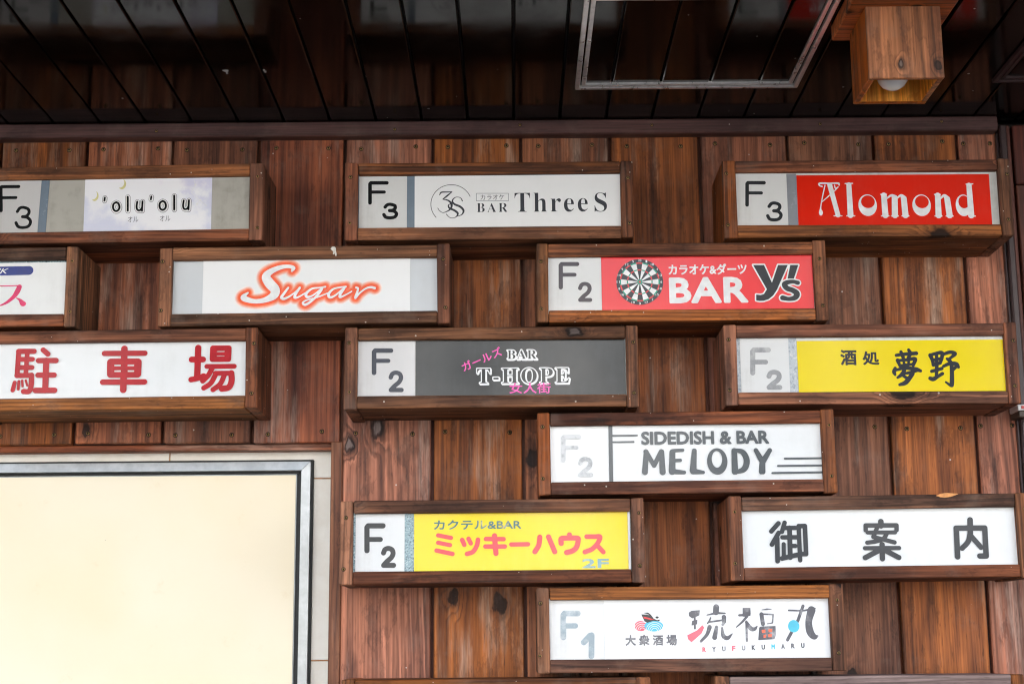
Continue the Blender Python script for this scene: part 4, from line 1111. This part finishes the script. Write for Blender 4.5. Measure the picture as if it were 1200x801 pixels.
sheet('lettering', s_, (0, 0, 0), K_NAVY, no, INK, res=0.0006, grow=0.0010)

# 10: deco lettering and speed lines ------------------------------------------------------------------------
t, L, op = sign(0.0455, ROW[3], 'wooden box sign, white with grey deco letters and speed lines, F2 paled by painted glare')
zA, zB = op[2]+0.0005, op[3]-0.0005
s_ = base(t, L, op, M['white'])
gk = ink('slate_ink', (0.085, 0.10, 0.108))
fnum(s_, (0, 0, 0), ink('glare_grey_ink', (0.17, 0.185, 0.20), washout=0.55, under=(0.72, 0.74, 0.74)), (660.2, 511.4, 678.6, 538.8), (679.4, 537.2, 692.6, 556), 4.9, '2')  # pale patches in the ink imitate reflected sky washing out the mark
sheet('rule', s_, (0, 0, 0), gk, poly(ID, [(713, 498), (717.6, 498), (718.6, 565), (714, 565)]), INK, clip=(op[0], op[1], op[2]+0.0004, op[3]-0.0004))
z = Zm(740, 495, 0.191667)
ln = caps(ID, [(718, 510.3), (746.6, 510)], 2.0)+caps(ID, [(718, 517.7), (742.6, 517.4)], 2.0)
ln += caps(ID, [(919.5, 537.4), (967, 536.9)], 2.3)+caps(ID, [(911.5, 545.9), (967, 545.4)], 2.3)+caps(ID, [(905, 554.2), (967.5, 553.4)], 2.4)
sheet('speed_lines', s_, (0, 0, 0), gk, ln, INK-0.0001, clip=(op[0], op[1]-0.0004, op[2], op[3]))
me_ = caps(z, [(90, 178, 26), (82, 302, 32)], 30)+caps(z, [(88, 176, 26), (138, 262, 24), (182, 176, 26)], 24)+caps(z, [(184, 178, 28), (190, 302, 34)], 30)
me_ += caps(z, [(250, 180, 32), (248, 298, 38)], 34)+caps(z, [(250, 172), (312, 168)], 18)+caps(z, [(255, 232), (298, 230)], 18)+caps(z, [(250, 298, 30), (322, 304, 20)], 24)
me_ += caps(z, [(384, 172, 26), (376, 292, 38)], 34)+caps(z, [(376, 297, 34), (438, 304, 18)], 24)
me_ += caps(z, [(628, 172, 30), (632, 300, 36)], 34)+caps(z, curve([(632, 168, 18), (680, 182, 30), (704, 232, 34), (688, 284, 32), (636, 304, 18)]), 30)
me_ += caps(z, [(760, 170, 24), (800, 240, 32)], 28)+caps(z, [(845, 170, 24), (802, 240, 32)], 28)+caps(z, [(800, 240, 32), (798, 300, 36)], 32)
sheet('lettering', s_, (0, 0, 0), gk, me_, INK, grow=0.0005, clip=(at(740, 530, FY)[0], at(906, 530, FY)[0], at(800, 556.4, FY)[1], at(800, 525.4, FY)[1]))
sheet('lettering', s_, (0, 0, 0), gk, ell(z, 524, 237, 61, 80), INK, minus=ell(z, 522, 224, 31, 50))
text('small_lettering', s_, (0, 0, 0), gk, 'SIDEDISH & BAR', (751.2, 505.4, 901.4, 520), INK, bold=0.05)

# 11: lemon yellow, katakana -----------------------------------------------------------------------------------
t, L, op = sign(-0.3395, ROW[4]-0.0005, 'wooden box sign, yellow with rounded coral red katakana, F2 plate between speckled strips', w=0.590)
zA, zB = op[2]+0.0005, op[3]-0.0005
base(t, L, op, M['granite'])
n = panel(t, L, 'number_plate', M['plate'], px_x(416.8, 635), px_x(474.2, 635), zA, zB, 0.0016)
s_ = panel(t, L, 'print_sheet', M['lemon'], px_x(485.4, 635), px_x(736, 635), zA, zB, 0.0016)
panel(t, L, 'end_strip', M['white'], px_x(736.2, 635), op[1]-0.0005, zA, zB, 0.0014)
fnum(n, (0, 0, 0), K_DARK, (430.2, 615.6, 449, 644.6), (449.2, 642, 461.4, 661.8), 6.0, '2', mid=0.55)
co = ink('coral_ink', s2l((236, 70, 78)))
z = Zm(500, 595, 0.093617)
mi = caps(z, [(145, 340), (305, 372)], 52)+caps(z, [(145, 432), (293, 462)], 52)+caps(z, [(125, 530), (324, 572)], 54)
mi += caps(z, [(446, 398), (472, 458)], 56)+caps(z, [(525, 384), (553, 440)], 54)+caps(z, curve([(643, 395), (628, 470), (580, 545), (506, 572)]), 56)
mi += caps(z, [(742, 386), (964, 388)], 54)+caps(z, [(736, 480), (978, 480)], 56)+caps(z, [(850, 346), (868, 566)], 64)+caps(z, [(1060, 455), (1268, 452)], 54)
z = Zm(610, 595, 0.093617)
mi += caps(z, curve([(242, 364), (228, 465), (180, 546)]), 62)+caps(z, [(350, 360), (428, 546)], 62)
mi += caps(z, [(612, 334), (612, 370)], 60)+caps(z, curve([(508, 442), (510, 385), (560, 376), (700, 376), (722, 400), (700, 490), (650, 535), (578, 556)]), 64)
mi += caps(z, curve([(828, 358), (930, 358), (995, 362), (965, 440), (900, 510), (806, 550)]), 58)+caps(z, [(972, 482), (1036, 550)], 56)
sheet('lettering', s_, (0, 0, 0), co, mi, INK)
text('small_lettering', s_, (0, 0, 0), ink('teal_green_ink', (0.01, 0.12, 0.14), washout=0.12, under=(0.78, 0.74, 0.42), scale=20), 'カクテル&BAR', (508.6, 609.2, 611, 619.6), INK, bold=0.028)  # slight wash in the teal stands in for the bright reflection band
text('small_lettering', s_, (0, 0, 0), ink('pale_teal_ink', (0.14, 0.33, 0.38), washout=0.3, under=(0.75, 0.72, 0.4)), '2F', (682.2, 654.4, 713.6, 665.2), INK, bold=0.05)

# 12: information ---------------------------------------------------------------------------------------------------
t, L, op = sign(0.4165, ROW[4]+0.0015, 'wooden box sign, white with three large rounded dark grey kanji')
zA, zB = op[2]+0.0005, op[3]-0.0005
s_ = base(t, L, op, M['white'])
kg = ink('graphite_ink', (0.036, 0.042, 0.048))
z = Zm(890, 600, 0.087391)
go = caps(z, [(256, 138), (160, 245)], 60)+caps(z, [(258, 266), (166, 422)], 60)+caps(z, [(238, 340), (242, 644)], 62)+caps(z, [(339, 130), (302, 252)], 58)+caps(z, [(350, 201), (480, 201)], 58)
go += caps(z, [(308, 326), (510, 326)], 58)+caps(z, [(404, 200), (412, 596)], 64)+caps(z, [(325, 417), (325, 592)], 54)+caps(z, [(410, 442), (480, 442)], 56)+caps(z, [(302, 608), (505, 562)], 62)
go += caps(z, [(526, 176), (544, 634)], 58)+caps(z, [(528, 178), (610, 176), (624, 552), (560, 552)], 60)
sheet('lettering', s_, (0, 0, 0), kg, go, INK)
z = Zm(1000, 600, 0.087391)
an = caps(z, [(370, 124), (370, 180)], 74)+caps(z, [(166, 236), (166, 174), (580, 174), (580, 238)], 58)+caps(z, [(192, 268), (560, 268)], 52)+caps(z, [(325, 190), (268, 328), (400, 362), (552, 402)], 56)
an += caps(z, curve([(455, 270), (405, 350), (300, 388), (186, 404)]), 56)+caps(z, [(155, 478), (612, 478)], 56)+caps(z, [(385, 432), (388, 620)], 70)+caps(z, [(350, 505), (158, 605)], 68)+caps(z, [(420, 505), (608, 605)], 68)
sheet('lettering', s_, (0, 0, 0), kg, an, INK)
z = Zm(1105, 600, 0.087391)
na = caps(z, [(365, 108), (366, 285)], 74)+caps(z, [(195, 600), (178, 217), (560, 217), (578, 592), (494, 592)], 72)+caps(z, curve([(366, 285), (335, 400), (256, 486)]), 68)+caps(z, [(378, 325), (508, 475)], 68)
sheet('lettering', s_, (0, 0, 0), kg, na, INK)

FYk = FY; FY = -0.1715
ch = sheet('chipped_wood', t, L, plain('bare_wood', s2l((222, 152, 88)), 0.7, vary=0.15, scale=120), poly(ID, [(1098, 580.6), (1103, 578.6), (1109, 577.6), (1115, 577.9), (1124, 578.6), (1120, 580.2), (1115, 581.8), (1108, 582.8), (1103, 582.2)]), -0.16905, grow=0.0003)
FY = FYk

# 13: boat sign ------------------------------------------------------------------------------------------------------------
t, L, op = sign(0.0395, ROW[5]-0.0005, 'wooden box sign, white with small boat on waves and coloured kanji, F1 paled by painted glare', w=0.590)
zA, zB = op[2]+0.0005, op[3]-0.0005
base(t, L, op, M['white'])
n = panel(t, L, 'number_plate', M['plate'], op[0]+0.0015, px_x(708, 740), zA, zB, 0.0014)
s_ = panel(t, L, 'print_sheet', M['sheet'], px_x(708.3, 740), op[1]-0.0015, zA, zB, 0.0016)
fnum(n, (0, 0, 0), ink('glare_blue_ink', (0.25, 0.33, 0.37), washout=0.25, under=(0.66, 0.69, 0.70)), (660.2, 718, 677, 746), (684, 743.6, 693.8, 768), 6.4, '1', mid=0.52)  # ink lightened to carry the glare of the sky
z = Zm(795, 700, 0.145833)
bg_ = ink('brush_grey_ink', (0.10, 0.10, 0.115), washout=0.1, under=(0.7, 0.7, 0.7))
ry = poly(z, [(82, 118), (105, 103), (172, 98), (168, 140), (110, 165), (84, 145)])+caps(z, [(130, 150), (132, 245)], 15)+poly(z, [(108, 185), (152, 175), (150, 212), (104, 222)])
ry += caps(z, [(303, 75), (300, 115)], 46)+caps(z, curve([(228, 138, 8), (300, 124, 18), (374, 124, 12)]), 14)+caps(z, curve([(258, 160, 12), (245, 190, 14), (232, 205, 10)]), 14)+caps(z, [(240, 195), (360, 178)], 14)+caps(z, [(365, 155, 36), (366, 190, 32), (355, 215, 20)], 30)
ry += caps(z, curve([(250, 235, 34), (228, 295, 26), (180, 348, 20)]), 24)+caps(z, [(306, 235, 26), (290, 318, 38)], 34)+caps(z, curve([(350, 240, 14), (360, 305, 32), (395, 322, 30), (432, 288, 8)]), 20)
ry += poly(z, [(515, 80), (578, 80), (580, 130), (555, 155), (515, 150)])+caps(z, [(488, 140), (570, 136)], 18)+caps(z, curve([(550, 150, 20), (510, 195, 16), (464, 236, 8)]), 14)+caps(z, [(545, 190), (549, 345)], 17)+caps(z, curve([(545, 195, 22), (580, 245, 34), (610, 250, 28), (632, 228, 8)]), 24)
ry += caps(z, [(668, 97, 6), (710, 92, 14), (745, 91, 7)], 10)+caps(z, [(666, 132), (678, 210)], 32)+caps(z, [(660, 130), (760, 134), (754, 200)], 13)+caps(z, [(715, 208), (750, 203)], 9)
ry += poly(z, [(648, 238), (660, 230), (780, 226), (782, 300), (770, 332), (640, 340)])
ry += caps(z, [(885, 101), (1000, 104), (1095, 86)], 14)+caps(z, [(1000, 66), (960, 180), (875, 338)], 24)+caps(z, curve([(1068, 100, 62), (1046, 190, 52), (1056, 270, 58), (1088, 312, 44), (1118, 306, 12)]), 50)
sheet('lettering', s_, (0, 0, 0), bg_, ry, INK)
rose = ink('rose_ink', s2l((240, 110, 124))); cyan = ink('cyan_ink', s2l((92, 196, 220))); orng = ink('orange_ink', s2l((244, 124, 96)))
sheet('rose_stroke', s_, (0, 0, 0), rose, poly(z, [(70, 300), (150, 260), (192, 218), (206, 238), (185, 285), (140, 325), (104, 356), (76, 330)]), INK-0.0002)
sheet('orange_windows', s_, (0, 0, 0), orng, poly(z, [(668, 257), (698, 254), (698, 280), (670, 283)])+poly(z, [(722, 250), (752, 249), (752, 275), (723, 276)])+poly(z, [(682, 297), (704, 294), (703, 318), (683, 321)])+poly(z, [(720, 291), (750, 290), (748, 314), (722, 316)]), INK-0.0002, res=0.0005)
sheet('cyan_dot', s_, (0, 0, 0), cyan, ell(z, 925, 228, 44, 47), INK-0.0002)
for i, ch in enumerate('RYUFUKUMARU'):
    px_ = 825+i*11.55; py_ = 760.6-i*0.48
    mt = rose if i in (0, 3) else cyan if i == 7 else bg_
    text('small_lettering', s_, (0, 0, 0), mt, ch, (px_-2.2, py_-2.9, px_+2.2, py_+2.9), INK, bold=0.06)
text('small_lettering', s_, (0, 0, 0), bg_, '大 衆 酒 場', (732.6, 743.4, 793.4, 755.6), INK, bold=0.035)
z = Zm(725, 705, 0.074906)
sheet('wave', s_, (0, 0, 0), rose, ell(z, 345, 372, 92, 76), INK, minus=sum([caps(z, [(370+r_*math.cos(math.radians(a)), 440-r_*math.sin(math.radians(a))) for a in range(20, 175, 10)], 8) for r_ in (40, 70, 100, 130)], []), res=0.0005)
sheet('wave', s_, (0, 0, 0), cyan, ell(z, 548, 372, 142, 80), INK-0.0002, minus=sum([caps(z, [(560+r_*math.cos(math.radians(a)), 450-r_*math.sin(math.radians(a))) for a in range(5, 180, 10)], 8) for r_ in (45, 75, 105, 135)], []), res=0.0005)
sheet('boat_hull', s_, (0, 0, 0), K_DARK, poly(z, [(352, 190), (440, 192), (520, 215), (545, 255), (600, 280), (645, 270), (635, 298), (540, 292), (450, 322), (405, 300), (372, 235)])+poly(z, [(372, 165), (460, 160), (515, 205), (500, 212), (450, 185)])+ell(z, 600, 238, 25, 16), INK-0.0004, res=0.0005)
sheet('boat_stripe', s_, (0, 0, 0), dred, poly(z, [(385, 225), (450, 238), (560, 272), (500, 276), (395, 252)]), INK-0.0006, res=0.0005)

# 14, 15: the next row down, mostly below the picture ------------------------------------------------------------------
t, L, op = sign(-0.3335, ROW[6]-0.001, 'wooden box sign at the foot of the wall, brown frame, below the yellow katakana sign', w=0.588)
base(t, L, op, M['white'])
t, L, op = sign(0.3795, ROW[6]-0.001, 'wooden box sign with greyed weathered top board, below the grey kanji sign', w=0.588, top=M['grey_wood'])
base(t, L, op, M['white'])
